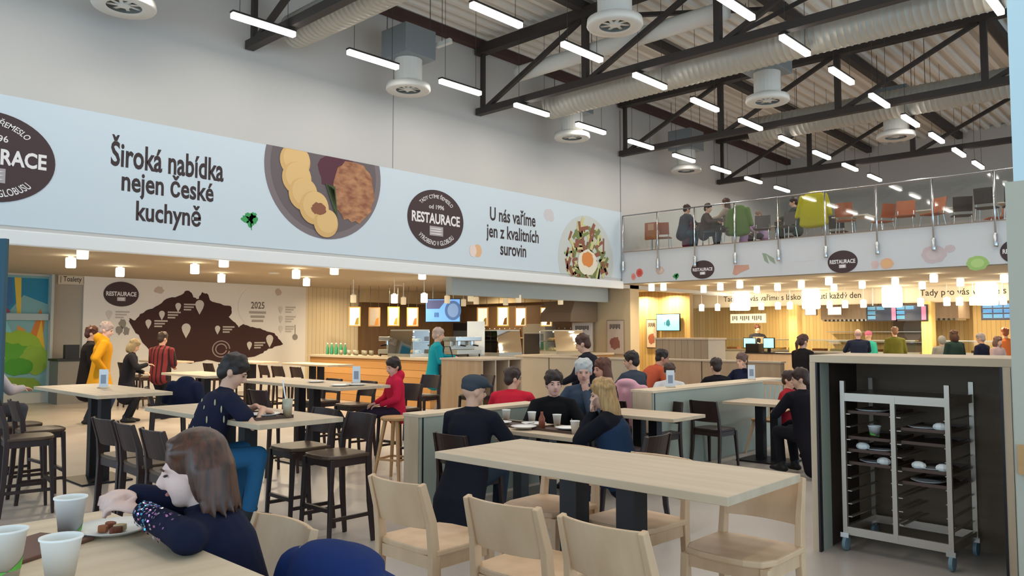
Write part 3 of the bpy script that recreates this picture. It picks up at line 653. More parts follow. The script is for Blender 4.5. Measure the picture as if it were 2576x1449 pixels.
LT.put((-2.43, 1.22, 0), R_(180), 'light beech stool under the girl in the dark sweater', 'light beech stools at the front table')
LT.put((-1.92, 1.07, 0), R_(176), 'light beech stool with the navy jacket over its backrest', 'light beech stools at the front table')
G = 'dark bar stools'
for x, y, r, lb in ((-5.2, 3.56, 180, 'dark stool at the right end of the table of the eating teenager, far side'), (-5.76, 3.58, 178, 'dark stool on the far side of the teenager table, next to the end one'),
                    (-5.34, 2.42, 0, 'dark stool the teenager sits on'), (-5.86, 2.44, -3, 'dark stool left of the teenager with its back to the camera'), (-6.32, 2.45, 2, 'dark stool second left of the teenager with its back to the camera'),
                    (-8.62, 2.45, -4, 'dark stool at the left border, nearest the black table posts'), (-9.25, 2.42, 3, 'dark stool at the left border, second from the black table posts'), (-8.1, 2.2, -8, 'dark stool at the left border cut by the picture edge'),
                    (-7.72, 6.2, 184, 'dark stool the child in the red hoodie sits on'), (-8.6, 6.15, 178, 'dark stool beyond the table left of the child in red'), (-9.4, 6.15, 181, 'dark stool farther left beyond the same table as the child in red'),
                    (-9.1, 7.75, 190, 'dark stool right of the child in red, before the oak block'), (-8.55, 8.35, 170, 'dark stool in front of the oak block'),
                    (-13.2, 8.3, 0, 'dark stool right in front of the coffee bar'), (-13.8, 8.25, 3, 'second dark stool in front of the coffee bar'), (-14.4, 8.3, -4, 'third dark stool in front of the coffee bar'),
                    (-15.5, 8.0, 0, 'dark stool by the white wall right of the map'), (-16.2, 8.0, 4, 'dark stool by the tail of the map'), (-17.3, 6.9, 2, 'dark stool under the middle of the map'), (-18.0, 6.9, -3, 'dark stool under the left half of the map'), (-8.2, 4.75, 3, 'dark stool with its back to the teenager'), (-9.55, 4.1, -20, 'dark stool behind the teenager head')):
    DK.put((x, y, 0), R_(r), lb, G)
G = 'dark dining chairs'
for x, y, r, lb in ((-4.65, 6.55, 4, 'dark chair in front of the small bare table'), (-4.75, 8.75, -5, 'dark chair pulled up to the spindle chair table'), (-4.1, 10.2, 182, 'dark chair beside the spindle back chair'), (-5.05, 7.95, 176, 'dark chair behind the small bare table'), (-3.4, 9.2, 95, 'dark chair of the person in the black coat'),
                    (-4.72, 4.55, 0, 'dark chair under the man in the flat cap'), (-5.3, 6.15, 180, 'dark chair under the person in the black sweater'), (-4.78, 6.28, 180, 'dark chair under the white haired man'), (-3.68, 5.42, 92, 'dark chair under the blonde woman in the quilted vest'), (-6.1, 11.4, 0, 'dark chair of the left one of two dark dressed people'), (-5.65, 8.02, 10, 'dark chair with the pink jacket')):
    DL.put((x, y, 0), R_(r), lb, G)
SP.put((-4.68, 10.15, 0), R_(178), 'light wooden chair with a spindle back at the far table')
BL.put((-6.85, 5.45, 0), .3, 'backless honey wood stool left of the grey partition', 'backless stools'); BL.put((-6.35, 5.75, 0), .9, 'backless honey wood stool half behind the grey partition', 'backless stools')

# low partitions
def partition(x0, x1, y0, y1, h, label):
    t = thing('low_partition', label, 'partition', ((x0+x1)/2, (y0+y1)/2, 0)); a, b = (x1-x0)/2, (y1-y0)/2
    MB().box(-a, a, -b, b, h-.03, h).build('top_board', M_oaktopY, t, bevel=.003)
    MB().box(-a+.01, -a+.03, -b+.01, b-.01, 0, h-.03).build('side_panel', M_cabgrey, t); MB().box(a-.03, a-.01, -b+.01, b-.01, 0, h-.03).build('side_panel', M_cabgrey, t)
    MB().box(-a+.03, a-.03, -b, -b+.03, 0, h-.03).build('end_panel', M_cab, t); MB().box(-a+.03, a-.03, b-.03, b, 0, h-.03).build('end_panel', M_cab, t)
    MB().box(a-.012, a-.008, -b+.03, -b+.05, 0, h-.03).build('edge_strip', M_blk, t)
partition(-5.86, -5.6, 4.75, 6.5, .86, 'low grey sided partition with an oak top left of the man in the flat cap')
partition(-5.3, -4.98, 7.75, 11.3, .95, 'long low partition with pale top behind the small tables')

# ------------------------------------------------------------------ tray cabinet with trolley
X0, X1, YF, DEP, H = -2.37, -1.07, 5.84, .85, 1.455
t = thing('tray_cabinet', 'open oak tray return cabinet with a steel trolley parked inside', 'cabinet', ((X0+X1)/2, YF, 0)); a = (X1-X0)/2
MB().box(-a, a+.09, 0, DEP, H-.055, H).build('top', M_oaktop, t, bevel=.003)
MB().box(-a, -a+.045, 0, DEP, 0, H-.055).build('side_panel', M_cab, t); MB().box(a-.045, a, 0, DEP, 0, H-.055).build('side_panel', M_cab, t)
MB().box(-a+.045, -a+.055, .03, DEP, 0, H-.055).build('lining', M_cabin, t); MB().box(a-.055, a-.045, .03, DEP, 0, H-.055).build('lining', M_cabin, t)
MB().box(-a+.055, -a+.06, .06, .22, 0, H-.06).build('cover_strip', M_cabgrey, t)
MB().box(-a+.045, -a+.06, -.004, .03, 0, H-.055).build('edge_strip', M_blk, t); MB().box(a-.06, a-.045, -.004, .03, 0, H-.055).build('edge_strip', M_blk, t)
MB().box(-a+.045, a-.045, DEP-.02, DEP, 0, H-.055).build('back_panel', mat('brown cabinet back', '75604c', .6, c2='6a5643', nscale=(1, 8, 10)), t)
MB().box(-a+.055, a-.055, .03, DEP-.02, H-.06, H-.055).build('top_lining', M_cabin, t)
m = MB()
for k in range(4): m.box(a+.003+.021*k, a+.02+.021*k, .0, .03, 0, H-.055)
m.box(a, a+.085, .03, .06, 0, H-.055); m.build('grooved_filler', M_cabgrey, t)
t = thing('tray_trolley', 'steel rack trolley on castors inside the oak cabinet', 'trolley', (-1.82, 6.27, 0), R_(-3)); w, d, h = .36, .27, 1.26
for x in (-w, 0, w):
    for y in (-d, d):
        if x == 0 and y == d: continue
        MB().box(x-.016, x+.016, y-.014, y+.014, .13, h if x else h-.1).build('upright', M_alu, t)
for z in (.15, h-.12):
    m = MB()
    for y in (-d, d): m.box(-w+.016, w-.016, y-.012, y+.012, z-.03, z+.03)
    for x in (-w, w): m.box(x-.012, x+.012, -d+.014, d-.014, z-.03, z+.03)
    m.build('frame_rail', M_alu, t)
MB().box(-w+.02, w-.02, -d+.02, d-.02, h-.10, h-.09).build('top_sheet', M_alu, t)
for k in range(9):
    z = .25+.095*k
    for x in (-w+.02, -.028, .02, w-.028): MB().box(x, x+.03, -d, d, z, z+.006).build('runner', M_alu, t)
for x in (-w, w):
    for y in (-d, d):
        c = MB().lathe([(.018, -.014), (.052, -.012), (.055, 0), (.052, .012), (.018, .014)], seg=18)
        c.v = [(x+q[2], y+q[0], .056+q[1]) for q in c.v]; c.build('castor_wheel', mat('blue grey rubber', '6f8792', .5), t); MB().box(x-.03, x+.03, y-.03, y+.03, .1, .135).build('castor_fork', M_chrome, t)
def inrack(x, k, dy=0): v = Matrix.Rotation(R_(-3), 3, 'Z') @ Vector((x, dy, 0)); return (-1.82+v.x, 6.27+v.y, .256+.095*k)
def mk_tray():
    t = thing('serving_tray', '', 'tray'); MB().slab(ngon(0, 0, .16, .235, 8, 22.5, 382.5), 0, .008).build('tray_base', M_tray, t)
    m = MB(); m.box(-.15, .15, -.235, -.225, .0, .022).box(-.15, .15, .225, .235, .0, .022).box(-.155, -.147, -.23, .23, 0, .022).box(.147, .155, -.23, .23, 0, .022); m.build('tray_rim', M_tray, t); return t
TR = Stock(mk_tray)
def mk_plate(): t = thing('plate', '', 'plate'); MB().lathe([(0, 0), (.07, 0), (.115, .018), (.118, .021), (.07, .006), (0, .006)], seg=28, close=False).build('dish', M_china, t, smooth=True); return t
PT = Stock(mk_plate)
def cup(loc, label, r0=.029, r1=.044, h=.115, green=True, lid=False):
    t = thing('paper_cup', label, 'cup', loc, random.uniform(0, 6))
    MB().lathe([(0, .004), (r0, .004), (r0, 0), (r1, h), (r1+.003, h+.001), (r1+.003, h+.006), (r1-.002, h+.006), (r1-.003, h), (r0-.001, .008), (0, .008)], seg=28, close=False).build('cup_wall', M_paper, t, smooth=True)
    if green:
        m = MB(); n = 28; vs = []
        for i in range(n+1):
            a = 2*math.pi*i/n; f = .30+.22*math.sin(a)
            for z in (.02, h*f): r = r0+(r1-r0)*z/h+.0008; vs.append((r*math.cos(a), r*math.sin(a), z))
        m.add(vs, [(2*i, 2*i+2, 2*i+3, 2*i+1) for i in range(n)]); m.build('green_print', M_cupgreen, t, smooth=True)
    return t
rk = [(-.19, 8, 'top left slot'), (-.19, 6, 'second left slot'), (-.19, 5, 'third left slot'), (-.19, 4, 'fourth left slot'), (.19, 7, 'top right slot'), (.19, 6, 'second right slot'), (.19, 4, 'third right slot'), (.19, 3, 'fourth right slot')]
for x, k, nm in rk: TR.put(inrack(x, k), R_(-3), 'brown tray in the %s of the steel rack trolley' % nm, 'trays in the trolley')
def on_tray(x, k, dx, dy): p = inrack(x+dx, k, dy); return (p[0], p[1], p[2]+.009)
for i, (x, k, dx, dy, nm) in enumerate(((-.19, 8, -.02, -.1, 'top left'), (-.19, 5, .03, -.1, 'third left'), (-.19, 4, .0, -.1, 'fourth left'), (.19, 7, -.03, -.1, 'top right'), (.19, 4, .02, -.1, 'third right'), (.19, 3, -.02, -.1, 'fourth right'))):
    PT.put(on_tray(x, k, dx, dy), 0, 'white plate on the tray in the %s slot of the trolley' % nm, 'used plates in the trolley')
cup(on_tray(-.19, 6, .0, -.12), 'green and white paper cup standing on a tray inside the trolley', h=.085)
for i, (x, k, dx, nm) in enumerate(((-.19, 5, -.07, 'left of the plate on the third left tray'), (.19, 7, .09, 'on the top right tray'), (.19, 4, .1, 'on the third right tray'), (.19, 4, -.06, 'beside the plate on the third right tray'), (-.19, 4, .08, 'on the fourth left tray'))):
    o = thing('crumpled_napkin', 'crumpled white napkin %s of the trolley' % nm, 'napkin', on_tray(x, k, dx, -.17), 0, 'napkins in the trolley'); MB().add([(v[0], v[1], v[2]*1) for v in MB().ell((0, 0, .03), (.05, .035, .03), seg=9, rings=6).v], MB().ell((0, 0, 0), (1, 1, 1), seg=9, rings=6).f).build('paper', M_paper, o)

# ------------------------------------------------------------------ front table things
p = onz(175, 1350, 1.0); cup((p.x, p.y, 1.0), 'white paper cup with a green print standing behind the two other cups'); CA = p
p = onz(150, 1475, 1.0); cup((p.x, p.y, 1.0), 'plain white paper cup nearest the girl plate, in front of the taller printed one', green=False, r1=.046, h=.115)
p = onz(15, 1452, 1.0); cup((p.x, p.y, 1.0), 'paper cup with broad green bands cut off by the left border')
p = onz(288, 1338, 1.0); PT.put((p.x, p.y, 1.0), 0, 'white plate with cake pieces in front of the girl'); PP = p
for i, (dx, dy, c) in enumerate(((-.03, 0, '8a4f35'), (.02, .01, 'd8c49a'), (.05, -.015, '7c452e'), (.0, -.035, 'a4643f'))):
    o = MB().slab(blob(0, 0, .02, .016, 9, .2, i), 0, .018).build('cake_piece', plain(c), bevel=.003); o.location = (p.x+dx, p.y+dy, 1.0075); o.rotation_euler = (0, 0, i); tag(o, ['dark brown', 'pale yellow', 'reddish brown', 'small caramel brown'][i]+' cake piece on the plate of the girl', 'cake', 'cake pieces on the girl plate')
p = onz(70, 1385, 1.0); o = MB().slab([(-.1, -.14), (.1, -.14), (.1, .14), (-.1, .14)], 0, .012).build('brown_folder', mat('red brown leather', '6d4a3c', .6), bevel=.004); o.location = (p.x-.0, p.y, 1.0); o.rotation_euler = (0, 0, .5); tag(o, 'red brown flat case lying on the front table behind the cups', 'case')
# navy jacket over a stool
m = MB()
m.tube([(0, -.02, .62), (0, -.02, .80), (0, -.03, .95)], [(.24, .11), (.25, .12), (.22, .10)], 16, 'round', side=(1, 0, 0))
m.tube([(-.22, -.03, .92), (-.31, -.03, .74), (-.30, .02, .55)], [.075, .075, .06], 10, 'round').tube([(.22, -.03, .92), (.31, -.03, .74), (.30, .02, .55)], [.075, .075, .06], 10, 'round').ell((0, -.06, .985), (.16, .09, .05))
for k in range(5): m.tube([(-.24, -.14, .64+.07*k), (0, -.165, .64+.07*k), (.24, -.14, .64+.07*k)], .03, 8, 'round')
J = thing('jacket', 'bright navy padded jacket hung over a light stool at the bottom border', 'jacket', (-1.90, 1.275, -.02), R_(176)); skin(m, 'jacket_body', cloth('1c2f63'), J, .014, 6)
# ================================================================== COFFEE BAR (centre left, under the low ceiling)
M_dkwall = mat('dark brown bar wall', '63492f', .6, c2='6f5334', nscale=(1, 8, 1))
struct('wall_bar_back', MB().box(-20.3, -14.25, 18.62, 18.8, 0, 2.6), M_dkwall)
struct('wall_bar_side', MB().box(-20.38, -20.2, 14.7, 18.62, 0, 2.6), M_dkwall)
struct('trim_10', MB().box(-20.38, -14.25, 18.4, 18.8, 2.6, ZC).box(-20.38, -20.0, 14.7, 18.62, 2.6, ZC), mat('bar soffit', 'c0ac86', .8))
M_plankh = planks('warm plank counter front', 'c08f55', '7d5526', .16, 2, c2='b07f47')
t = thing('coffee_counter', 'warm plank fronted coffee bar counter with a pale worktop', 'counter', (-15, 11, 0))
MB().box(-2.3, 2.35, 0, .7, 0, 1.03).box(1.75, 2.35, .7, 6.6, 0, 1.03).build('plank_front', M_plankh, t)
MB().box(-2.35, 2.4, -.05, .75, 1.03, 1.08).box(1.7, 2.4, .75, 6.65, 1.03, 1.08).build('worktop', mat('pale worktop', 'b9aa93', .4), t)
M_steel2 = mat('bright steel', 'b9b8b0', .3, metal=.8)
def machine(loc, rz, label):
    t = thing('coffee_machine', label, 'coffee machine', loc, rz)
    MB().box(-.38, .38, -.22, .24, .06, .16).build('drip_base', M_steel2, t, bevel=.01)
    MB().box(-.38, .38, .02, .24, .16, .36).build('body', M_steel2, t, bevel=.01); MB().box(-.4, .4, -.2, .26, .36, .46).build('cup_warmer', M_chrome, t, bevel=.012)
    for x in (-.2, .2): MB().tube([(x, -.08, .26), (x, -.08, .36)], .045, 10).build('brew_group', M_chrome, t); MB().bar((x, -.08, .27), (x, -.28, .25), .03).build('portafilter', M_blk, t)
    for x in (-.34, .34):
        for y in (-.18, .2): MB().tube([(x, y, 0), (x, y, .06)], .02, 8).build('foot', M_blk, t)
machine((-14.4, 11.45, 1.08), .0, 'steel coffee machine left of the teal jacket person'); machine((-13.0, 12.3, 1.08), R_(90), 'steel coffee machine behind the teal jacket person')
def case(loc, rz, w, label, warm=False, h=.62):
    t = thing('display_case', label, 'display case', loc, rz)
    MB().box(-w/2, w/2, -.28, .28, 0, .08).build('case_base', M_steel2, t); MB().box(-w/2, w/2, -.2, .28, h-.03, h).build('case_top', M_steel2, t)
    MB().add([(-w/2, -.28, .08), (w/2, -.28, .08), (w/2, -.2, h-.03), (-w/2, -.2, h-.03)], [(0, 1, 2, 3)]).build('front_glass', M_glass, t)
    MB().box(-w/2, w/2, -.2, .26, .32, .335).build('shelf', M_glass, t); MB().box(-w/2, -w/2+.01, -.2, .28, .08, h-.03).box(w/2-.01, w/2, -.2, .28, .08, h-.03).build('side_glass', M_glass, t)
    MB().box(-w/2+.03, w/2-.03, -.17, -.14, h-.06, h-.035).build('light_strip', M_pend, t)
    rd = random.Random(int(w*100)+len(label))
    for k in range(int(w/.16)):
        for z in (.08, .335):
            o = MB().ell((0, 0, .045), (.055, .09, .045), seg=10, rings=6).build('pastry', plain(rd.choice(['c9a368', 'b98a50', 'e0d3b0', '9a6a42', 'd6c08a'])), t, smooth=True); o.location = (-w/2+.1+.16*k, 0, z)
case((-13.75, 11.3, 1.08), 0, .8, 'glass pastry case on the coffee bar behind the child in red'); case((-13.0, 13.6, 1.08), R_(90), .8, 'glass display case on the coffee bar beside the white sign'); case((-13.0, 15.9, 1.08), R_(90), 1.2, 'lit glass case with copper coloured lamps at the far end of the coffee bar')
p = onz(1162, 868, 1.4); o = thing('counter_sign', 'blank white upright sign standing on the coffee bar', 'sign', (-13.25, 12.95, 1.08), R_(45))
MB().box(-.21, .21, -.012, .012, .03, .82).build('board', M_paper, o); MB().box(-.2, .2, -.08, .08, 0, .03).build('foot', M_steel2, o)
def mk_glass(): t = thing('glass_tumbler', '', 'glass'); MB().lathe([(0, .006), (.03, .006), (.03, 0), (.037, .12), (.035, .12), (.028, .012), (0, .012)], seg=14, close=False).build('tumbler', mat('pale glassware', 'd9d5c0', .15, trans=.5), t, smooth=True); return t
GL = Stock(mk_glass)
for k in range(12): GL.put((-16.3+.11*k+.02*(k % 2), 11.25+.12*(k % 3), 1.08), 0, 'small glass standing on the left end of the coffee bar', 'glasses on the coffee bar')
def mk_bottle(c):
    def f(): t = thing('bottle', '', 'bottle'); MB().lathe([(0, 0), (.036, 0), (.038, .02), (.038, .16), (.016, .22), (.014, .27), (0, .27)], seg=12, close=False).build('bottle_body', mat('bottle '+c, c, .15), t, smooth=True); MB().lathe([(.016, .265), (.016, .29), (0, .29)], seg=10).build('cap', M_paper, t); return t
    return f
BG = Stock(mk_bottle('3f8f68'))
for k in range(8): BG.put((-17.05+.1*k, 11.35+.05*(k % 2), 1.08), 0, 'green bottle at the left end of the coffee bar', 'green bottles on the coffee bar')
BB = Stock(mk_bottle('6d4a30'))
MB().box(-19.9, -14.6, 18.3, 18.6, 1.45, 1.49).build('bar_shelf', M_wood2)
tag(bpy.data.objects['bar_shelf'], 'wooden wall shelf with bottles on the dark back wall of the coffee bar', 'shelf')
for k in range(22): BB.put((-19.6+.23*k, 18.45, 1.49), 0, 'brown bottle on the wooden shelf behind the coffee bar', 'bottles on the bar shelf')
t = thing('back_counter', 'dark sideboard along the back wall of the coffee bar', 'counter', (-17.3, 18.2, 0)); MB().box(-2.7, 2.6, 0, .4, 0, .9).build('body', M_cabin, t); MB().box(-2.72, 2.62, -.03, .4, .9, .94).build('worktop', M_steel2, t)
for k in range(4): MB().box(-2.6+1.3*k, -1.4+1.3*k, -.02, 0, .08, .86).build('door', M_cabin, t)
t = thing('fridge', 'tall glazed bottle fridge behind the coffee bar', 'fridge', (-18.7, 17.6, 0)); MB().box(-.4, .4, 0, .55, 0, 1.95).build('body', M_blk, t); MB().box(-.36, .36, -.02, 0, .15, 1.7).build('door', mat('fridge door glass', '51565a', .1), t); MB().box(.28, .31, -.05, -.02, .7, 1.2).build('handle', M_chrome, t)
t = thing('oven_tower', 'tall steel oven tower in the middle of the coffee bar', 'oven', (-15.6, 17.7, 0)); MB().box(-.45, .45, 0, .5, 0, 1.9).build('body', M_steel2, t); MB().box(-.38, .38, -.02, 0, .9, 1.6).build('door', mat('oven glass', '3a3430', .1), t); MB().box(-.3, .3, -.05, -.02, 1.63, 1.66).build('handle', M_chrome, t)
# lit menu panels hanging over the bar
PANELS = [(892, 796, 1, 'd7a24c'), (942, 797, 0, 'b58a4f'), (990, 796, 1, 'c9952f'), (1038, 797, .5, 'c98a3e'), (1214, 797, .5, 'c0904f'), (1265, 796, 1.2, 'd0b048'), (1310, 797, 1, 'c08a50'), (1374, 797, 1.3, 'd9b04e')]
for i, (px, py, e, c) in enumerate(PANELS):
    p = onz(px, py, 2.1); t = thing('lit_menu', '%s hanging picture panel from the left above the coffee bar' % ordi[i], 'menu panel', p, rz_view(-12 if px < 1100 else 10), 'hanging picture panels')
    MB().box(-.17, .17, -.0, .05, -.28, .28).build('frame', mat('panel frame '+c, c, .5, emit=c, es=.5 if e else .1), t)
    pc = MB().box(-.135, .135, -.008, 0, -.25, .25).build('picture', mat('panel picture %.1f' % e, 'efe2cf' if e else 'a89a86', .5, emit='fff2da', es=e*1.3+.05), t)
    MB().slab([(0, -.24), (.12, -.24), (.12, -.02), (.05, -.06)], .009, .011).build('food_picture', plain('b5772f' if i % 2 else 'c9a53a'), pc).rotation_euler = (math.pi/2, 0, 0)
    for x in (-.12, .12): MB().tube([(x, .025, .28), (x, .025, ZC-p.z)], .006, 5).build('hanger', M_wire, t)
def screen(name, p, rz, w, h, label, emit, es, stand=False, hang=None):
    t = thing(name, label, 'screen', p, rz)
    MB().box(-w/2-.02, w/2+.02, -.0, .05, -h/2-.02, h/2+.02).build('casing', M_blk, t)
    s = MB().box(-w/2, w/2, -.006, 0, -h/2, h/2).build('display', mat('display '+emit, emit, .3, emit=emit, es=es), t)
    if hang:
        for x in (-w*.3, w*.3): MB().tube([(x, .03, h/2), (x, .03, hang-p[2])], .014, 6).build('hanger', M_steel2, t)
    return t, s
def flat(parent, pts, c, e=0, z=.008, name='picture_shape'):
    o = MB().slab(pts, z, z+.002).build(name, mat('lit %s %.1f' % (c, e), c, .4, emit=c if e else None, es=e), parent); o.rotation_euler = (math.pi/2, 0, 0); return o
p = onz(1114, 781, 2.27); t, s = screen('television', p, rz_view(8), 1.0, .64, 'television with a blue picture and a round plate above the coffee bar', '6fa6e8', .85, hang=ZC)
flat(s, ngon(.3, -.0, .24, .28, 26), '4f6f9f', .6); flat(s, ngon(.3, .0, .16, .2, 22), '7f9cc4', .6, .011, 'plate_picture'); flat(s, [(-.48, .05), (-.1, .05), (.1, .3), (-.48, .3)], '5a5f86', .5, .008)
m = MB(); [m.slab([(-.24+.035*k, -.06), (-.225+.035*k, -.06), (-.225+.035*k, -.19), (-.24+.035*k, -.19)], .011, .013) for k in range(4)]; o = m.build('screen_lettering', plain('26304a'), s); o.rotation_euler = (math.pi/2, 0, 0)
# hood and posters right of the bar
t = thing('oven_hood', 'brown grey canopy hood under the bulkhead at the right of the coffee bar', 'hood', (-14.45, 17.95, 0)); m = MB()
m.add([(a, b, c) for a in (-.55, .6) for b, c in ((-.45, 2.55), (-.62, 2.2), (-.66, 1.95), (.6, 1.95), (.6, 2.55))], [(0, 1, 2, 3, 4), (9, 8, 7, 6, 5), (0, 5, 6, 1), (1, 6, 7, 2), (2, 7, 8, 3), (3, 8, 9, 4), (4, 9, 5, 0)]); m.build('canopy', mat('brown grey hood', '7a6a58', .5), t); MB().tube([(0, 0, 2.55), (0, 0, ZC)], .12, 12).build('flue', M_duct, t)
def poster(p, rz, w, h, label, c, c2, txt=None):
    t = thing('poster', label, 'poster', p, rz); s = MB().box(-w/2, w/2, -.02, 0, -h/2, h/2).build('sheet', plain(c), t)
    MB().box(-w/2-.025, w/2+.025, -.012, .012, -h/2-.025, h/2+.025).build('frame', M_alu, t)
    flat(s, blob(0, -h*.18, w*.32, h*.2, 18, .2, 4), c2, 0, .022, 'picture_shape')
    if txt: m = MB(); [m.slab([(-w*.34+.1*w*k, h*.40), (-w*.28+.1*w*k, h*.40), (-w*.28+.1*w*k, h*.25+.03*h*(k % 2)), (-w*.34+.1*w*k, h*.25+.03*h*(k % 2))], .022, .024) for k in range(7)]; o = m.build('poster_lettering', plain('4a4444'), s); o.rotation_euler = (math.pi/2, 0, 0)
poster((-14.35, 18.5, 1.5), 0, .75, .85, 'white poster with a red picture left of the pier', 'd5d2cf', '9a6258', 'AKCE')
poster((-13.2, 18.57, 1.5), 0, .55, .95, 'pinkish poster on the beige pier', 'c9b8a8', '8f5a52', 'MENU')
poster((-14.15, 21.97, 1.6), 0, .38, .9, 'narrow poster left of the turquoise screen', 'd9c3a9', 'a8644a', 'TIP')
p = ony(1681, 811, 21.9); screen('television', (p.x, 21.88, p.z), 0, .84, .52, 'turquoise television on the golden plank wall', '7fd4e6', .95)
s = bpy.data.objects['television.001']; d = [c for c in s.children if c.name.startswith('display')][0]
flat(d, blob(.02, -.02, .07, .12, 14, .25, 3), '2f6f80', .2, .008); m = MB(); [m.slab([(-.13+.035*k, .02), (-.115+.035*k, .02), (-.115+.035*k, -.09), (-.13+.035*k, -.09)], .009, .011) for k in range(3)]; m.build('screen_lettering', plain('2a5560'), d).rotation_euler = (math.pi/2, 0, 0)
# golden wall has no lamps of its own; added lights brighten it
# oak block with cubbies, booth, divider
t = thing('oak_block', 'solid oak service block with open cubbies behind the man in the flat cap', 'cabinet', (-9.95, 8.9, 0))
MB().box(0, .95, 0, .03, 0, 1.17).box(0, .03, .03, 1.0, 0, 1.17).build('front_panel', mat('warm oak block', 'c2a07a', .5, c2='b7946c', nscale=(9, 9, 1)), t)
MB().box(-.02, .97, -.02, 1.02, 1.17, 1.2).build('top', M_oaktop, t); m = MB()
for y in (.03, .34, .66, .97): m.box(.03, .95, y, y+.03, 0, 1.17)
m.box(.03, .95, .06, .97, .02, .05).box(.03, .95, .06, .97, .58, .61); m.build('cubby_divider', M_cab, t)
t = thing('booth', 'tall wooden booth of vertical boards in front of the turquoise television', 'booth', (-10.1, 17, 0))
MB().box(-.75, .72, 0, .04, 0, 1.46).build('front_panel', planks('taupe boards', 'a38d74', '776450', .18, 0, c2='98826a'), t); MB().box(.68, .72, .04, .9, 0, 1.46).build('side_panel', mat('pale booth side', 'b5a897', .5), t); MB().box(-.75, -.71, .04, .9, 0, 1.46).build('side_panel', M_cab, t); MB().box(-.78, .75, -.02, .92, 1.46, 1.5).build('top', M_cab, t)
def divider(x0, x1, y, h, label, m_):
    t = thing('room_divider', label, 'divider', ((x0+x1)/2, y, 0)); a = (x1-x0)/2
    MB().box(-a, a, -.09, .09, .0, h-.03).build('panel', m_, t); MB().box(-a-.02, a+.02, -.11, .11, h-.03, h).build('top_rail', M_oaktop, t)
    for k in range(int(a*2/.95)): MB().box(-a+.95*k+.9, -a+.95*k+.915, -.094, -.09, 0, h-.03).build('joint_strip', M_blk, t)
divider(-11.0, -8.3, 12.0, 1.16, 'beige room divider behind the leaning man in black', mat('beige divider', 'b5a68f', .6))
divider(-8.6, -6.1, 13.8, 1.1, 'oak room divider behind the orange shirt person', mat('oak divider', 'b59a7c', .55, c2='a98d6e', nscale=(8, 8, 1)))
divider(-6.2, -3.0, 15.6, 1.12, 'pale divider left of the cabinet top', mat('pale divider', 'b0a491', .6))
# recess desk and barrier post
t = thing('reception_desk', 'small dark topped desk in the grey recess at the far left', 'desk', (-19.9, 6.3, 0)); MB().box(-.3, .3, -.4, .35, 0, .98).build('body', mat('grey desk', '77736c', .6), t); MB().box(-.33, .33, -.43, .38, .98, 1.03).build('top', M_blk, t); MB().box(-.05, .1, -.2, .1, 1.03, 1.35).build('monitor', M_blk, t)
p = onz(182, 1000, 0); t = thing('barrier_post', 'thin black barrier post beside the dark jacket person', 'post', (p.x, p.y, 0)); MB().tube([(0, 0, .02), (0, 0, 1.3)], .022, 10).build('pole', M_blk, t); MB().lathe([(.16, 0), (.16, .02), (.03, .04)], seg=20).build('base', M_blk, t); MB().tube([(0, 0, 1.3), (0, 0, 1.4)], .03, 10).build('head', mat('red brown cap', '8a4b3a', .5), t)

# ================================================================== KITCHEN COUNTERS UNDER THE MEZZANINE
for i, (x0, x1) in enumerate(((-14.0, -10.85), (-10.4, -6.85), (-6.4, -2.6))):
    t = thing('serving_counter', ['serving counter left of the first amber pillar', 'serving counter with two screens between the amber pillars', 'serving counter behind the tray cabinet'][i], 'counter', ((x0+x1)/2, 26.0 if i == 0 else 24.9, 0), 0, 'serving counters'); a = (x1-x0)/2
    MB().box(-a, a, 0, .8, 0, 1.0).build('front', [mat('grey counter front', '9a958a', .5), mat('sand counter front', 'b5a58a', .5), M_plankh][i], t); MB().box(-a-.02, a+.02, -.04, .84, 1.0, 1.05).build('worktop', M_steel2, t)
    MB().box(-a+.1, a-.1, .08, .1, 1.05, 1.38).build('sneeze_guard', M_glass, t); MB().box(-a+.1, a-.1, .02, .4, 1.38, 1.41).build('guard_shelf', M_steel2, t)
    MB().box(-a, a, 2.4, 2.58, 0, .95).build('back_bench', M_steel2, t)
    for k in range(int(a*2/.6)):
        o = MB().box(-.2, .2, -.14, .14, 0, .07).build('food_pan', plain(random.Random(k+i*9).choice(['8a7a35', 'b58a45', '6f7f3a', 'a0623a', 'c9b98a', '7d5a3a'])), t); o.location = (-a+.45+.58*k, .5, 1.05)
t = thing('shelf_rack', 'steel shelf with pans on the kitchen back wall', 'shelf', (-9.2, 28.5, 0))
for z in (1.3, 1.65): MB().box(-1.6, 1.6, -.3, 0, z, z+.03).build('board', M_steel2, t)
for k, (x, w, lb) in enumerate(((-10.55, .35, 'small lit strip sign beside the first amber pillar'), (-9.75, .42, 'small lit strip sign right of the first amber pillar'), (-8.0, 1.15, 'long lit strip sign left of the menu screens'))):
    t = thing('light_box', lb, 'light box', (x, 26.2, 2.36), 0, 'lit strip signs'); MB().box(-w/2-.02, w/2+.02, 0, .1, -.14, .14).build('frame', M_alu, t); MB().box(-w/2, w/2, -.01, 0, -.12, .12).build('face', mat('white lit face', 'fff6ea', .4, emit='fff3e2', es=1.3), t)
    for q in (-w/3, w/3): MB().tube([(q, .05, .14), (q, .05, .64)], .01, 5).build('hanger', M_wire, t)
t = thing('extraction_hood', 'sand coloured slatted extraction hood in the kitchen', 'hood', (-8.2, 27.2, 2.0)); MB().box(-2.2, 2.0, -.5, .9, .08, 1.0).build('shell', M_cab, t); m = MB()
for k in range(30): m.box(-2.15+.14*k, -2.08+.14*k, -.5, .5, .02, .08)
m.build('slats', M_steel2, t)
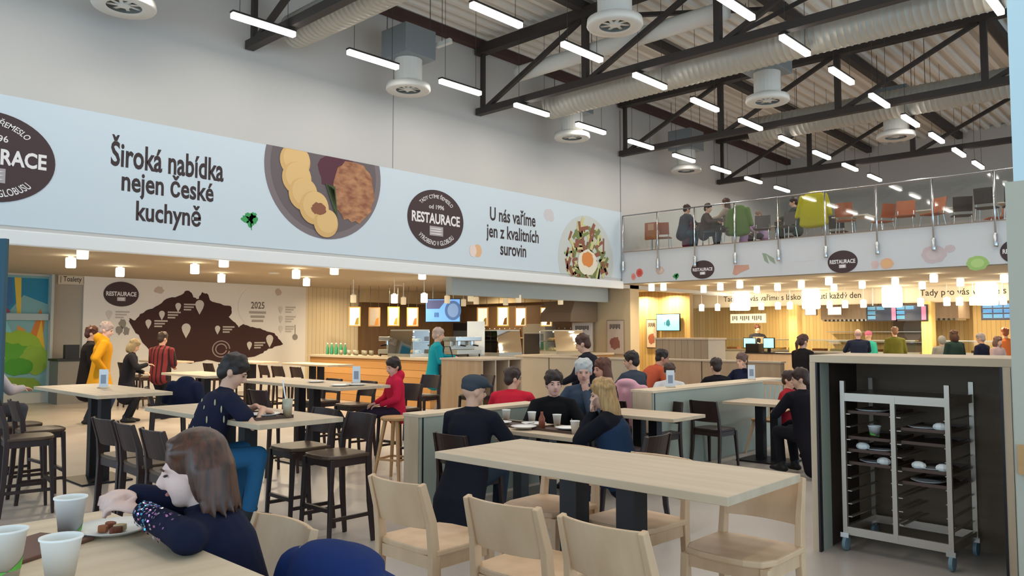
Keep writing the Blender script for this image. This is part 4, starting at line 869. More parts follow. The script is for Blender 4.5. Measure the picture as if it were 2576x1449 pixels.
p = ony(1881, 801, 25.6); t = thing('hanging_sign', 'pale hanging sign with dark lettering over the cash desk', 'sign', (p.x, 25.6, p.z)); MB().box(-.66, .66, 0, .05, -.16, .16).build('board', mat('pale lit board', 'e5d9c0', .5, emit='fff0d0', es=.5), t); m = MB(); [m.slab([(-.58+.075*k, .09), (-.545+.075*k, .09), (-.545+.075*k, -.07+.04*(k % 3 == 1)), (-.58+.075*k, -.07+.04*(k % 3 == 1))], .004, .006) for k in range(16) if k % 6 != 3]; m.build('sign_lettering', plain('5a5044'), t).rotation_euler = (math.pi/2, 0, 0)
for x in (-.5, .5): MB().tube([(x, .02, .16), (x, .02, ZC-p.z)], .01, 5).build('hanger', M_wire, t)
for i, (px, w, lb, c) in enumerate(((2218, .86, 'left one of the two menu screens between the amber pillars', '4f87a8'), (2292, .86, 'right one of the two menu screens between the amber pillars', '3f86c4'), (2514, .84, 'menu screen next to the pale pillar', '3b78c0'))):
    p = ony(px, 793, 24.85); t, s = screen('menu_screen', (p.x, 24.85, 2.22), 0, w, .44, lb, '2b2f3c', .25, hang=ZC); d = s
    for r in range(3):
        for q in range(3):
            if i < 2 and q == 2: continue
            x0, y0 = -w/2+.03+q*w*.3, .2-.14*r; m = MB()
            for l in range(3): m.slab([(x0, y0-.035*l), (x0+w*.26, y0-.035*l), (x0+w*.26, y0-.035*l-.022), (x0, y0-.035*l-.022)], .008, .010)
            if not (i < 2 and q == 1 and r): m.build('menu_lines', mat('lit %s 0.8' % c, c, .4, emit=c, es=.8), d).rotation_euler = (math.pi/2, 0, 0)
    if i < 2: flat(d, [(w*.33, -.21), (w*.47, -.21), (w*.47, .2), (w*.33, .2)], 'b0617c', .6, .008, 'pink_column')
for i, (px, py) in enumerate(((1886, 880), (1934, 882))):
    p = ony(px, py, 23.9); t, s = screen('cash_screen', (p.x, 23.9, 1.3), R_(20 if i == 0 else -8), .36, .3, ['left glowing cash desk screen', 'right glowing cash desk screen'][i], '9fe6ee', 1.1); MB().box(-.05, .05, 0, .05, -.28, -.15).build('stand', M_blk, t); MB().box(-.14, .14, -.08, .14, -.3, -.28).build('foot', M_blk, t)
t = thing('cash_desk', 'dark topped cash desk below the two glowing screens', 'desk', (-10.35, 23.7, 0)); MB().box(-1.5, 1.3, 0, .7, 0, .96).build('front', M_cab, t); MB().box(-1.55, 1.35, -.05, .75, .96, 1.0).build('top', M_blk, t); MB().box(-1.4, -.95, .1, .5, 1.0, 1.28).build('register', M_blk, t)
p = ony(2296, 850, 28.5); o = thing('wall_clock', 'pale oval emblem plaque on the kitchen door', 'plaque', (p.x, 28.58, 1.75)); 
MB().box(-.62, .62, -.03, .02, -1.75, .9).build('door_leaf', mat('taupe kitchen door', '8f7d66', .6), o); m = MB().slab(ngon(0, 0, .3, .42, 30), .035, .045); m.build('plaque', plain('a59c8e'), o).rotation_euler = (math.pi/2, 0, 0)

# ================================================================== MEZZANINE RAILING AND UPPER TABLES
t = thing('glass_railing', 'glass railing with round steel posts along the mezzanine edge', 'railing', (XW, YM-.09, 0))
for k in range(14):
    x = .10+1.139*k
    MB().tube([(x, 0, 3.42), (x, 0, 4.93)], .021, 10).build('post', M_chrome, t, smooth=True); MB().lathe([(.0, 3.36), (.04, 3.36), (.045, 3.4), (.045, 3.62), (.02, 3.66)], (x, 0, 0), 12).build('post_shoe', M_chrome, t, smooth=True)
    MB().tube([(x, 0, 3.55), (x, .09, 3.55)], .015, 8).build('bracket', M_chrome, t)
    if k < 13: MB().box(x+.05, x+1.09, -.006, .006, 3.96, 4.88).build('glass_panel', M_glass, t)
MB().tube([(.1, 0, 4.93), (14.95, 0, 4.93)], .018, 10).build('handrail', M_chrome, t, smooth=True)
def mk_shell(c):
    def f():
        t = thing('shell_chair', '', 'chair'); wm = mat('moulded '+c, c, .5)
        MB().slab([(-.2, -.18), (.2, -.18), (.22, .12), (.15, .21), (-.15, .21), (-.22, .12)], .44, .46).build('seat', wm, t)
        m = MB(); n = 7; vs = []
        for i in range(n):
            u = -1+2*i/(n-1)
            for dy, z in ((0, .52), (-.07, .86), (-.085, .86), (-.015, .52)): vs.append((u*.2, -.17-.03*(1-u*u)+dy, z))
        fs = [(0, 1, 2, 3), (4*n-4, 4*n-1, 4*n-2, 4*n-3)]+[(4*i+j, 4*i+4+j, 4*i+4+(j+1) % 4, 4*i+(j+1) % 4) for i in range(n-1) for j in range(4)]
        m.add(vs, fs).build('backrest', wm, t)
        for x in (-1, 1):
            MB().tube([(x*.2, -.24, 0), (x*.17, -.16, .44), (x*.17, -.19, .6)], .011, 7).build('leg', M_chrome, t); MB().tube([(x*.2, .22, 0), (x*.17, .15, .44)], .011, 7).build('leg', M_chrome, t)
        return t
    return f
SO, SD = Stock(mk_shell('a85f3f')), Stock(mk_shell('4a3f3c'))
up = [(-12.0, 19.3, 20, 1), (-11.15, 19.5, 160, 0), (-10.4, 19.2, 185, 0), (-9.8, 19.3, 175, 0), (-9.1, 19.5, 200, 0), (-8.4, 19.4, 170, 0), (-7.55, 19.3, 180, 0), (-6.9, 19.4, 10, 1), (-6.3, 20.2, 60, 1), (-5.6, 19.6, 190, 1), (-5.05, 19.7, 150, 1), (-4.6, 20.4, 20, 0), (-3.9, 19.5, 0, 0), (-3.4, 19.6, 15, 0), (-4.1, 21.4, 120, 1), (-2.6, 19.4, 190, 0), (-9.3, 21.4, 0, 0), (-7.8, 21.4, 5, 0)]
for i, (x, y, r, o) in enumerate(up):
    (SO if o else SD).put((x, y, ZF+.02), R_(r), '%s %s chair from the left behind the glass railing upstairs' % ((ordi+['twelfth', 'thirteenth', 'fourteenth', 'fifteenth', 'sixteenth', 'seventeenth', 'eighteenth'])[i], 'orange brown' if o else 'dark'), 'upstairs chairs')
for i, (x, y) in enumerate(((-10.6, 20.9), (-9.9, 21.4), (-7.2, 20.9), (-5.3, 21.2), (-3.5, 21.2))):
    t = thing('cafe_table', '%s pale square table from the left on the mezzanine' % ordi[i], 'table', (x, y, ZF+.02), 0, 'upstairs tables'); MB().box(-.45, .45, -.4, .4, .71, .74).build('tabletop', mat('pale table', 'cfcac2', .4), t); MB().tube([(0, 0, .02), (0, 0, .71)], .035, 10).build('column', M_chrome, t); MB().lathe([(.26, 0), (.26, .015), (.04, .03)], seg=20).build('base', M_chrome, t)
def coat(loc, rz, c, label, w=.24, h=.62):
    m = MB(); m.tube([(0, 0, -.0), (0, 0, h*.5), (0, -.01, h)], [(w*1.1, .1), (w, .1), (w*.8, .07)], 14, 'round', side=(1, 0, 0)).tube([(-w*.85, 0, h*.95), (-w*1.25, .02, h*.3)], [.07, .055], 8, 'round').tube([(w*.85, 0, h*.95), (w*1.25, .02, h*.3)], [.07, .055], 8, 'round').ell((0, -.02, h+.05), (w*.55, .08, .06))
    for k in range(3): x = -w*.6+w*.6*k; m.tube([(x, -.1, .02), (x, -.09, h*.9)], .035, 7, 'round')
    t = thing('jacket', label, 'jacket', loc, rz, None); skin(m, 'jacket_body', cloth(c), t, .02, 5); return t
coat((-7.55, 19.08, ZF+.42), R_(180), 'b8ae2f', 'bright yellow coat hung over an upstairs chair behind the railing', .34, .72); coat((-9.55, 19.1, ZF+.38), R_(185), '5d7440', 'green coat hung over an upstairs chair behind the railing', .28, .64); coat((-11.2, 19.3, ZF+.2), R_(170), '7a3550', 'wine red coat on an upstairs chair behind the railing', .2, .6)
coat((-5.68, 8.24, .34), R_(10), 'd7a0ac', 'pink jacket hung over a dark chair in the middle of the hall', .26, .6)
o = thing('fire_notice', 'orange brown box with a pale label at the left end of the upper floor', 'box', (-12.05, 18.75, ZF+.62), 0); MB().box(-.2, .2, -.05, .05, -.24, .24).build('box_body', mat('orange brown', 'a8633c', .6), o); MB().box(-.09, .1, -.056, -.05, .02, .2).build('label_plate', plain('c9977a'), o); MB().box(-.02, .02, -.02, .02, -.62, -.24).build('stand', M_chrome, o)

# ------------------------------------------------------------------ small things on the tables
def holder(x, y, z, rz, label):
    t = thing('card_holder', label, 'card holder', (x, y, z), rz, 'menu card holders'); MB().box(-.055, .055, -.035, .035, 0, .012).build('foot', M_glass, t); MB().box(-.05, .05, -.006, .006, .012, .21).build('card', mat('pale blue card', 'd5dbe2', .5), t); MB().box(-.03, .03, -.008, -.006, .05, .15).build('card_print', plain('8a94a4'), t)
holder(-8.0, 5.75, 1.0, rz_view(10), 'menu card holder on the table of the child in red'); holder(-5.15, 8.4, .95, rz_view(0), 'menu card holder on the long partition left of two dark dressed people'); holder(-5.15, 10.6, .95, rz_view(5), 'menu card holder on the long partition nearer the cabinet'); holder(-9.4, 3.3, 1.0, rz_view(0), 'menu card holder on the empty table at the far left')
def stack(x, y, z, n, label): 
    t = thing('plate_stack', label, 'plates', (x, y, z)); t['group'] = 'plates on the family table'
    for k in range(n): MB().lathe([(0, .0), (.07, .0), (.105, .016), (.108, .019), (.07, .006), (0, .006)], seg=22, close=False).build('plate', M_china, t, smooth=True).location.z = .012*k
for i, (x, y, lb) in enumerate(((-5.15, 5.35, 'white plate nearest the man in the flat cap'), (-4.85, 5.5, 'white plate in the middle of the family table'), (-4.4, 5.45, 'white plate in front of the blonde woman'), (-4.75, 5.25, 'white plate at the near edge of the family table'))): PT.put((x, y, .762), 0, lb, 'plates on the family table')
for i, (x, y, lb) in enumerate(((-5.13, 5.42, 'brown tray in front of the man in the flat cap'), (-4.45, 5.43, 'brown tray in front of the blonde woman'))): TR.put((x, y, .75), R_(90), lb, 'trays on the family table')
for i, (x, y, lb) in enumerate(((-5.3, 5.6, 'left'), (-4.98, 5.62, 'second'), (-4.65, 5.6, 'third'), (-4.2, 5.3, 'rightmost'))): cup((x, y, .75), '%s paper cup on the table of the man in the flat cap' % lb, .027, .04, .11, False)
o = thing('sauce_bottle', 'red brown sauce bottle on the family table', 'bottle', (-4.62, 5.35, .75)); MB().lathe([(0, 0), (.03, 0), (.03, .1), (.012, .14), (.012, .16), (0, .16)], seg=14, close=False).build('bottle_body', plain('8a4a34', .3), o, smooth=True)
# teenager table: tray, plate, tumbler with straw, fork
TR.put((-5.32, 2.95, 1.0), R_(90), 'brown tray under the plate of the teenager', 'trays on bar tables'); PT.put((-5.24, 2.95, 1.012), 0, 'white plate of the teenager at the bar table', 'plates on bar tables')
o = thing('glass_tumbler', 'glass with a white straw on the tray of the teenager', 'glass', (-5.1, 3.06, 1.01)); MB().lathe([(0, .006), (.03, .006), (.03, 0), (.038, .13), (.036, .13), (.028, .012), (0, .012)], seg=16, close=False).build('tumbler', mat('pale glassware', 'd9d5c0'), o, smooth=True); MB().tube([(.01, 0, .012), (-.06, -.01, .27)], .005, 6).build('straw', M_paper, o)
for i, (x, y) in enumerate(((-7.65, 5.5), (-7.7, 5.3), (-8.5, 5.5))): PT.put((x, y, 1.0), 0, ['white plate near the child in the red hoodie', 'white plate at the near edge of the table of the child in red', 'white plate on the left half of the table of the child in red'][i], 'plates on bar tables')
# ================================================================== PEOPLE
def ik(a, t, l1, l2, pole):
    a, t = Vector(a), Vector(t); d = t-a; L = d.length; mx = (l1+l2)*.995
    if L > mx: t = a+d*(mx/L); d = t-a; L = mx
    n = d/L; x = (l1*l1-l2*l2+L*L)/(2*L); h = math.sqrt(max(l1*l1-x*x, 1e-6)); p = Vector(pole); p = (p-n*p.dot(n)).normalized()
    return a+n*x+p*h, t
def hand(mb, w, d, nrm, side, k=1.0, curl=.5, fr=.0088):
    """palm, four unequal bent fingers and a side thumb; d = pointing direction, nrm = back of the hand"""
    d = Vector(d).normalized(); nrm = Vector(nrm); nrm = (nrm-d*nrm.dot(d)).normalized(); a = d.cross(nrm)*side
    rot = Matrix((a, nrm, d)).transposed(); w = Vector(w); mb.ell(w+d*.045*k, (.040*k, .017*k, .052*k), rot, 10, 8)
    for o, l in ((-.030, .058), (-.010, .070), (.010, .075), (.030, .066)):
        b = w+d*.082*k+a*o*k; d1 = (d*math.cos(curl*.7)-nrm*math.sin(curl*.7)+a*o*3).normalized(); d2 = (d*math.cos(curl*1.9)-nrm*math.sin(curl*1.9)).normalized()
        mb.tube([b-d*.02*k, b+d1*l*.5*k, b+d1*l*.5*k+d2*l*.5*k], [fr*1.1*k, fr*k, fr*.85*k], 7, 'round')
    b = w+d*.022*k+a*.033*k; d1 = (d*.62+a*.75-nrm*.25).normalized(); d2 = (d*.9+a*.2-nrm*.4).normalized(); mb.tube([b-a*.012*k, b+d1*.035*k, b+d1*.035*k+d2*.032*k], [.013*k, .0105*k, .009*k], 7, 'round')
def person(label, px, ytop, d, face, seat=None, lean=8, look=(0, 10), arms=('down', 'down'), top='222222', legs='2a2d38', shoes='1c1a1a', hair=('short', '3a2b22'), skinc='d2a48a', sleeve='long', coat=0.0, hood=False, vox=.013, zf=0.0, eyes=True, wide=1.0, s=None, knees=None, collar=None, dbg=False, legs_out=None, xy=None, curl=.5, vest=None, apron=None):
    L = R_(lean); hp = ond(px, ytop, d); rz = rz_view(face); fw = Vector((-math.sin(rz), math.cos(rz), 0))
    kk = .5*math.cos(L)+.16*math.cos(L*.7)
    if seat is None: s = (hp.z-zf-.123)/(.90+kk)
    elif s is None: s = (hp.z-zf-.123-seat)/(.09+kk)
    hz = .90*s if seat is None else hp.z-zf-.123-kk*s
    if dbg: print('PERSON s=%.2f seat=%.2f %s' % (s, hz-.09*s, label))
    off = (.5*math.sin(L)+.16*math.sin(L*.7))*s+.01; base = hp-fw*off; loc = (base.x, base.y, zf)
    u = Vector((0, math.sin(L), math.cos(L))); hip = Vector((0, 0, hz)); V = Vector
    waist, chest, shb, neck = hip+u*.18*s, hip+u*.36*s, hip+u*.455*s, hip+u*.50*s
    hc = neck+V((0, math.sin(L*.7), math.cos(L*.7)))*.16*s+V((0, .01, 0)); hs = 1.06*max(.88, min(1.03, s))
    HR3 = (Matrix.Rotation(R_(-look[0]), 3, 'Z') @ Matrix.Rotation(R_(-look[1]), 3, 'X')); hl = lambda x, y, z: hc+HR3 @ (V((x, y, z))*hs)
    B = MB(); X = (1, 0, 0)
    B.tube([hip-u*.03*s, waist, chest, shb, neck], [(.15*s*wide, .115*s), (.13*s*wide, .10*s), (.155*s*wide, .11*s), (.14*s*wide, .085*s), (.062*s, .058*s)], 16, 'round', side=X)
    B.tube([shb-u*.02*s, neck, hc-V((0, .02, .02))*hs], [.06*s, .055*s, .05*s], 12, 'round')
    eh = lambda c, r: B.ell(hl(*c), [q*hs for q in r], HR3, 16, 11)
    eh((0, -.012, .025), (.074, .093, .098)); eh((0, .020, -.035), (.061, .070, .080)); eh((0, .045, -.088), (.036, .036, .026)); eh((0, .074, .022), (.048, .018, .012))
    B.tube([hl(0, .086, .012), hl(0, .108, -.026), hl(0, .098, -.034)], [.009*hs, .0155*hs, .014*hs], 8, 'round')
    for q in (-1, 1): eh((q*.075, -.012, -.012), (.012, .022, .032))
    T = MB(); g = .022*s
    bot = hip-u*.10*s
    if coat and seat is None: pts = [hip-V((0, 0, coat)), hip-V((0, 0, coat*.5))]; rr = [(.235*s*wide, .19*s), (.21*s*wide, .165*s)]
    elif coat: pts = [hip-V((0, .16, coat)), hip-V((0, .12, coat*.5))]; rr = [(.20*s*wide, .10*s), (.21*s*wide, .12*s)]
    else: pts = [bot]; rr = [(.165*s*wide+g, .125*s+g)]
    T.tube(pts+[hip, waist, chest, shb, neck-u*.01], rr+[(.158*s*wide+g, .122*s+g), (.145*s*wide+g, .112*s+g), (.162*s*wide+g, .118*s+g), (.145*s*wide+g, .09*s+g), (.072*s, .07*s)], 18, 'round', side=X)
    if hood: T.ell(neck+V((0, -.08, .03))*s, (.115*s, .08*s, .09*s)).tube([neck+V((-.085, .03, .0))*s, neck+V((0, -.05, .05))*s, neck+V((.085, .03, .0))*s], .045*s, 8, 'round')
    if collar: T.tube([neck-u*.03, neck+u*collar], [.078*s, .072*s], 12, 'flat')
    for i, sd in enumerate((-1, 1)):
        sh = shb+V((sd*.175*s*wide, 0, -.012*s)); a = arms[i]
        if a == 'down': tg = sh+V((sd*.07, .06, -.52))*s; hd = (0, .1, -1); pole = (sd*.3, -1, 0)
        elif a == 'back': tg = sh+V((sd*.1, -.12, -.45))*s; hd = (0, 0, -1); pole = (sd*.4, -1, 0)
        elif a == 'table': tg = V((sd*.13, .40*s, hip.z+.24*s)); hd = (-sd*.5, .8, -.1); pole = (sd*.9, -.5, -.5)
        elif a == 'lap': tg = V((sd*.10, .30*s, hip.z+.10*s)); hd = (-sd*.3, 1, -.2); pole = (sd*.6, -.7, -.2)
        elif a == 'pocket': tg = hip+V((sd*.20, .06, .02))*s; hd = (0, .3, -1); pole = (sd*.8, -1, 0)
        elif a == 'face': tg = hl(sd*.05, .115, -.13); hd = (0, .05, 1); pole = (sd*.3, .6, -1)
        elif a == 'chin': tg = hl(sd*.02, .10, -.19); hd = (-sd*.2, -.1, 1); pole = (sd*.5, .5, -1)
        elif a[0] == 'we': pass
        else: tg = V(a[0]); hd = a[1]; pole = a[2] if len(a) > 2 else (sd*.8, -.6, -.4)
        if a[0] == 'we':
            iv = Matrix.Rotation(-rz, 3, 'Z'); el, wr = iv @ (V(a[1])-V(loc)), iv @ (V(a[2])-V(loc)); hd = iv @ V(a[3])
        else: el, wr = ik(sh, tg, .28*s, .255*s, pole)
        B.tube([shb+V((sd*.07*s, 0, 0)), sh, el, wr], [.055*s, .05*s, .04*s, .027*s], 10, 'round'); nr = V((0, 0, 1)) if abs(V(hd).normalized().z) < .8 else V((sd, .3, 0)) if a in ('down', 'pocket', 'back') else V((0, 1, 0)) 
        hand(B, wr, hd, nr, -sd, .95*hs, curl, .0088 if vox < .01 else .0105)
        T.tube([shb+V((sd*.06*s, 0, 0)), sh, el] if sleeve == 'long' else [shb+V((sd*.06*s, 0, 0)), sh, sh+(el-sh)*.62], [.075*s, .072*s, .06*s] if sleeve == 'long' else [.074*s, .07*s, .066*s], 12, 'round')
        if sleeve == 'long': T.tube([el, el+(wr-el)*.93], [.06*s, .045*s], 12, 'round')
    P = MB(); SH = []
    P.tube([hip-u*.075*s, hip+u*.07*s], [(.155*s*wide+.012, .12*s+.012), (.145*s*wide+.012, .11*s+.012)], 16, 'round', side=X)
    for sd in (-1, 1):
        h0 = hip+V((sd*.085*s, 0, -.05*s))
        if seat is None: an = V((sd*.10*s, 0 if sd > 0 else .05, .085)); kn, an = ik(h0, an, .41*s, .42*s, (0, 1, 0))
        else:
            if legs_out: kn = h0+V((sd*.05, .40*s, .02)); an = kn+V((sd*.02, legs_out[0], legs_out[1]))
            else: kn = V((sd*(knees or .11)*s, .40*s, hz-.015)); an = V((sd*(knees or .11)*s, .34*s, max(.085, hz-.015-.41*s)))
        B.tube([h0, kn, an], [.082*s, .056*s, .036*s], 10, 'round'); P.tube([h0, kn], [.100*s, .073*s], 12, 'round').tube([kn, kn+(an-kn)*.94], [.071*s, .056*s], 12, 'round')
        f = MB(); q = (an-kn).normalized(); fd = V((0, 1, 0)) if abs(q.z) > .6 else V((0, .3, .95))
        up = V((0, 0, 1)) if abs(q.z) > .6 else V((0, -1, 0)); f.tube([an+up*.03, an-up*.03], [.05, .05], 10, 'round').tube([an-fd*.05-up*.045, an+fd*.06-up*.045, an+fd*.16-up*.055], [(.042, .036), (.046, .04), (.038, .026)], 10, 'round', side=X); SH.append(f)
    Hm = MB(); st, hcx = hair[0], hair[1]; e = lambda c, r: Hm.ell(hl(*c), [q*hs for q in r], HR3, 16, 10)
    if st in ('short', 'long', 'bob', 'pony'): e((0, -.016, .044), (.085, .101, .090)); e((0, -.05, -.015), (.068, .062, .075))
    if st in ('short', 'bob', 'long', 'pony'):
        tr = random.Random(int(px))
        for k in range(46):
            a = tr.uniform(-2.6, 2.6); t = tr.uniform(-.1, 1.25); rr = .098*math.cos(t*.9)+.0
            x, y, z = .082*math.sin(a)*math.cos(t), .098*math.cos(a)*math.cos(t)-.018, .052+.078*math.sin(t)
            if math.cos(a) > .25 and z < .06: z = .062+tr.uniform(0, .02)
            e((x, y, z), (tr.uniform(.010, .018), tr.uniform(.012, .022), tr.uniform(.014, .024)))
        for q in (-1, 1): e((q*.074, .004, .012), (.012, .03, .034))
    if st == 'long': e((0, -.055, -.11), (.085, .055, .17)); [e((q*.072, -.015, -.07), (.024, .05, .13)) for q in (-1, 1)]
    if st == 'bob': e((0, -.05, -.05), (.09, .07, .12)); [e((q*.074, -.005, -.045), (.022, .06, .11)) for q in (-1, 1)]
    if st == 'pony': e((0, -.11, .02), (.035, .04, .04)); Hm.tube([hl(0, -.12, .02), hl(0, -.16, -.06), hl(0, -.14, -.2)], [.03, .036, .015], 9, 'round')
    if st == 'thin': e((0, -.03, .012), (.081, .09, .07))
    if st == 'cap': e((0, .005, .07), (.092, .118, .062)); e((0, -.03, .03), (.083, .08, .06)); e((0, .12, .052), (.066, .05, .012))
    if st == 'beanie': e((0, -.012, .05), (.084, .103, .092))
    if st == 'hood': e((0, -.03, .02), (.1, .1, .13))
    Vv = None
    body = skin(B, 'person', mat('skin '+skinc, skinc, .55), None, vox, 3); tag(body, label, 'person'); body.location = loc; body.rotation_euler = (0, 0, rz)
    skin(T, {0: 'jacket' if sleeve == 'long' else 'shirt'}.get(0), cloth(top), body, vox*1.15, 5); skin(P, 'trousers', cloth(legs), body, vox*1.15, 4)
    for f in SH: skin(f, 'shoe', mat('shoe '+shoes, shoes, .6), body, .012, 3)
    if st not in ('bald',): skin(Hm, {'cap': 'flat_cap', 'beanie': 'knit_cap', 'hood': 'hood'}.get(st, 'hair'), cloth(hcx) if st in ('cap', 'beanie', 'hood') else hairm(hcx, hair[2] if len(hair) > 2 else None), body, .011 if vox > .008 else .007, 4)
    if eyes:
        for q in (-1, 1):
            MB().ell(hl(q*.031, .0805, .001), (.0105*hs, .007*hs, .0045*hs), HR3, 10, 6).build('eye', plain('3b2d28', .3), body, smooth=True)
            MB().tube([hl(q*.018, .0895, .021), hl(q*.034, .089, .025), hl(q*.047, .08, .020)], .003*hs, 6, 'round').build('eyebrow', plain(hcx if st not in ('cap', 'beanie', 'bald') else '4a3a30'), body)
        MB().ell(hl(0, .0865, -.063), (.022*hs, .009*hs, .0065*hs), HR3, 10, 6).build('mouth', plain('a8685f', .5), body, smooth=True)
    body['_hl'] = 0; del body['_hl']
    if vest: skin(MB().tube([hip-u*.06*s, hip, waist, chest, shb-u*.02, neck-u*.03], [(.165*s+g+.012, .125*s+g+.012), (.158*s+g+.012, .122*s+g+.012), (.145*s+g+.012, .112*s+g+.012), (.155*s+g+.012, .118*s+g+.012), (.12*s+g, .09*s+g+.008), (.075*s, .075*s)], 18, 'round', side=X), 'vest', cloth(vest), body, vox*1.15, 4)
    if apron: MB().add([(x, (hip+u*t).y+.155*s-abs(x)*.35, (hip+u*t).z) for t in (-.35*s, .42*s) for x in (-.17*s, -.08*s, .08*s, .17*s)], [(0, 1, 5, 4), (1, 2, 6, 5), (2, 3, 7, 6)]).build('apron', cloth(apron), body)
    return body, dict(u=u, g=g, loc=Vector(loc), rz=rz, hip=hip, hl=hl, HR3=HR3, hs=hs, s=s, shb=shb, fw=fw)
# --- the girl at the front table
_w = onz(358, 1286, 1.075); _e = onz(472, 1352, 1.05); _w2 = _w+Vector((-.10, .015, .035)); _e2 = _e+Vector((-.36, .10, .03))
girl, gd = person('girl in a dark navy sweater bent over her plate at the front table', 488, 1080, 2.40, -88, seat=.69, lean=20, look=(-16, 10), s=.82, wide=.95,
    arms=(('we', _e, _w, (-.6, -.7, .28)), ('we', _e2, _w2, (.25, -.9, .2))), top='191d33', legs='20222c', hair=('none', '4a2f22'), skinc='dcbcb2', vox=.0065, collar=.03, curl=.8)
hl, HR3, hs = gd['hl'], gd['HR3'], gd['hs']
m = MB(); e = lambda c, r: m.ell(hl(*c), [q*hs for q in r], HR3, 18, 12)
e((0, -.022, .046), (.089, .101, .092)); e((0, -.06, -.05), (.088, .06, .12)); e((0, .03, .098), (.055, .04, .022))
for q in (-1, 1): e((q*.078, -.026, -.01), (.016, .034, .10)); e((q*.066, .012, .07), (.022, .045, .026))
for k in range(30):
    a = R_(94+k*172/29); x, y = math.sin(a), math.cos(a)
    m.tube([hl(.072*x, .08*y-.02, .08), hl(.097*x, .098*y-.02, -.0), hl(.101*x, .097*y-.022, -.09), hl(.108*x+.008*math.sin(k*2.1), .108*y-.02, -.150-.014*math.sin(k*1.7))], [.014, .015, .012, .004], 7, 'round')
skin(m, 'hair', mat('chestnut hair', '5a3526', .42, c2='38271f', nscale=(70, 70, 8), spec=.5), girl, .006, 2)
rd = random.Random(11); m = MB(); sw = [c for c in girl.children if c.name.startswith('jacket')][0]
pa, pb = _e.lerp(_w, .10), _e.lerp(_w, .92); ax = (pb-pa).normalized()
for nm, c in (('b', '5fb4e8'), ('p', 'c48ac9'), ('w', 'd9d3ea')):
    m = MB()
    for k in range(46):
        t = rd.random() if nm == 'p' else .35+.65*rd.random() if nm == 'w' else .6+.4*rd.random()
        c0 = pa.lerp(pb, t); a = rd.uniform(-.9, 1.5); n = (Vector((.7, -.7, .1))*math.cos(a)+Vector((0, 0, 1))*math.sin(a)); n = (n-ax*n.dot(ax)).normalized(); r = (.062-.017*t)*.80+.004
        p = c0+n*r; n2 = (n+Vector((rd.uniform(-.5, .5), rd.uniform(-.5, .5), rd.uniform(-.5, .5)))).normalized(); b1 = n2.orthogonal().normalized(); b2 = n2.cross(b1); q = .0045
        m.add([p+b1*q, p+b2*q, p-b1*q, p-b2*q], [(0, 1, 2, 3)])
    iv = Matrix.Rotation(-gd['rz'], 3, 'Z'); m.v = [tuple(iv @ (Vector(v)-gd['loc'])) for v in m.v]
    m.build('sequin_trim', mat('sequins '+c, c, .2, metal=.9), girl)['kind'] = 'stuff'
# --- others, nearest first: label, head x, head top y, depth, facing (0 away, 90 right, 180 towards the camera, -90 left)
_, td = person('teenager in a dark blue T-shirt with pale feather print eating at a bar table', 588, 893, 5.75, 52, seat=.66, lean=24, look=(20, 28), arms=(((-.10, .46, 1.06), (.5, .8, -.2)), ((.16, .42, 1.06), (-.4, .8, -.3))), top='1d2033', legs='2b5f86', hair=('short', '2a2220'), skinc='d0a48c', sleeve='short', vox=.009, knees=.17, s=.97)
m = MB()
for t, aa in ((.06, (150, 200, 250)), (.14, (120, 175, 225, 275)), (.22, (145, 200, 250)), (.30, (125, 175, 228, 275)), (.38, (150, 205, 255)), (.43, (180, 230))):
    for a in aa:
        c = td['hip']+td['u']*t*td['s']; kx = (.148+.02*math.sin(t*6))*td['s']+td['g']+.004; ky = .116*td['s']+td['g']+.004; a2 = R_(a+90)
        m.ell(c+Vector((kx*math.cos(a2), ky*math.sin(a2), 0)), (.007, .006, .026), None, 8, 6)
m.build('feather_print', plain('b5a98a'), _, smooth=True)
person('man in a grey flat cap and long black coat seated with his back turned', 1192, 946, 6.45, 28, seat=.45, lean=10, look=(30, 8), arms=('lap', 'table'), top='1a1b24', legs='2b3440', hair=('cap', '3f454d'), coat=.42, wide=1.1, s=1.0, vox=.01)
person('person in a black sweater facing the camera at the family table', 1393, 934, 7.9, 176, seat=.45, lean=8, look=(-4, 6), arms=('table', 'table'), top='141316', legs='20222c', hair=('short', '2c211d'), skinc='d3a697', vox=.01, s=1.0)
person('white haired man in a slate shirt leaning his face on one hand', 1468, 906, 8.4, -150, seat=.45, lean=10, look=(-25, 8), arms=('chin', 'table'), top='3c4656', legs='2a2d38', hair=('short', 'b5b4b2'), skinc='cf9d8a', vox=.01, s=1.04)
person('blonde woman in a navy quilted vest with her hands at her face', 1517, 953, 6.35, -70, vest='22324a', seat=.45, lean=14, look=(-4, 14), arms=('face', 'face'), top='15161d', legs='23314a', hair=('long', 'b8925f', '8f6c45'), skinc='d6ab96', vox=.01, s=.96)
person('person in a red jacket seen from behind, left of the family table', 1290, 926, 9.2, 15, seat=.45, lean=12, look=(40, 10), arms=('table', 'table'), top='c32438', legs='20242e', hair=('short', '3a2a24'), wide=1.15, s=.98)
person('child in a red hoodie on a dark stool with legs stretched out', 990, 898, 9.6, -118, seat=.69, lean=4, look=(-10, 14), arms=('lap', 'lap'), top='c2213f', legs='2a2030', shoes='17171a', hair=('short', '2b1d18'), skinc='cf9a86', s=.80, hood=True, legs_out=(.33, -.12))
person('person in a yellow hooded jacket standing behind the left bar table', 268, 812, 13.2, 60, lean=6, look=(10, 16), arms=('pocket', 'pocket'), top='c98c1c', legs='2b3550', hair=('short', '9a8a86'), hood=True, coat=.22, wide=1.15, skinc='c9a596')
person('person in a long black jacket standing behind the one in yellow', 232, 822, 14.0, 55, lean=4, arms=('down', 'down'), top='1b1717', legs='2b303a', hair=('short', '43231b'), coat=.35)
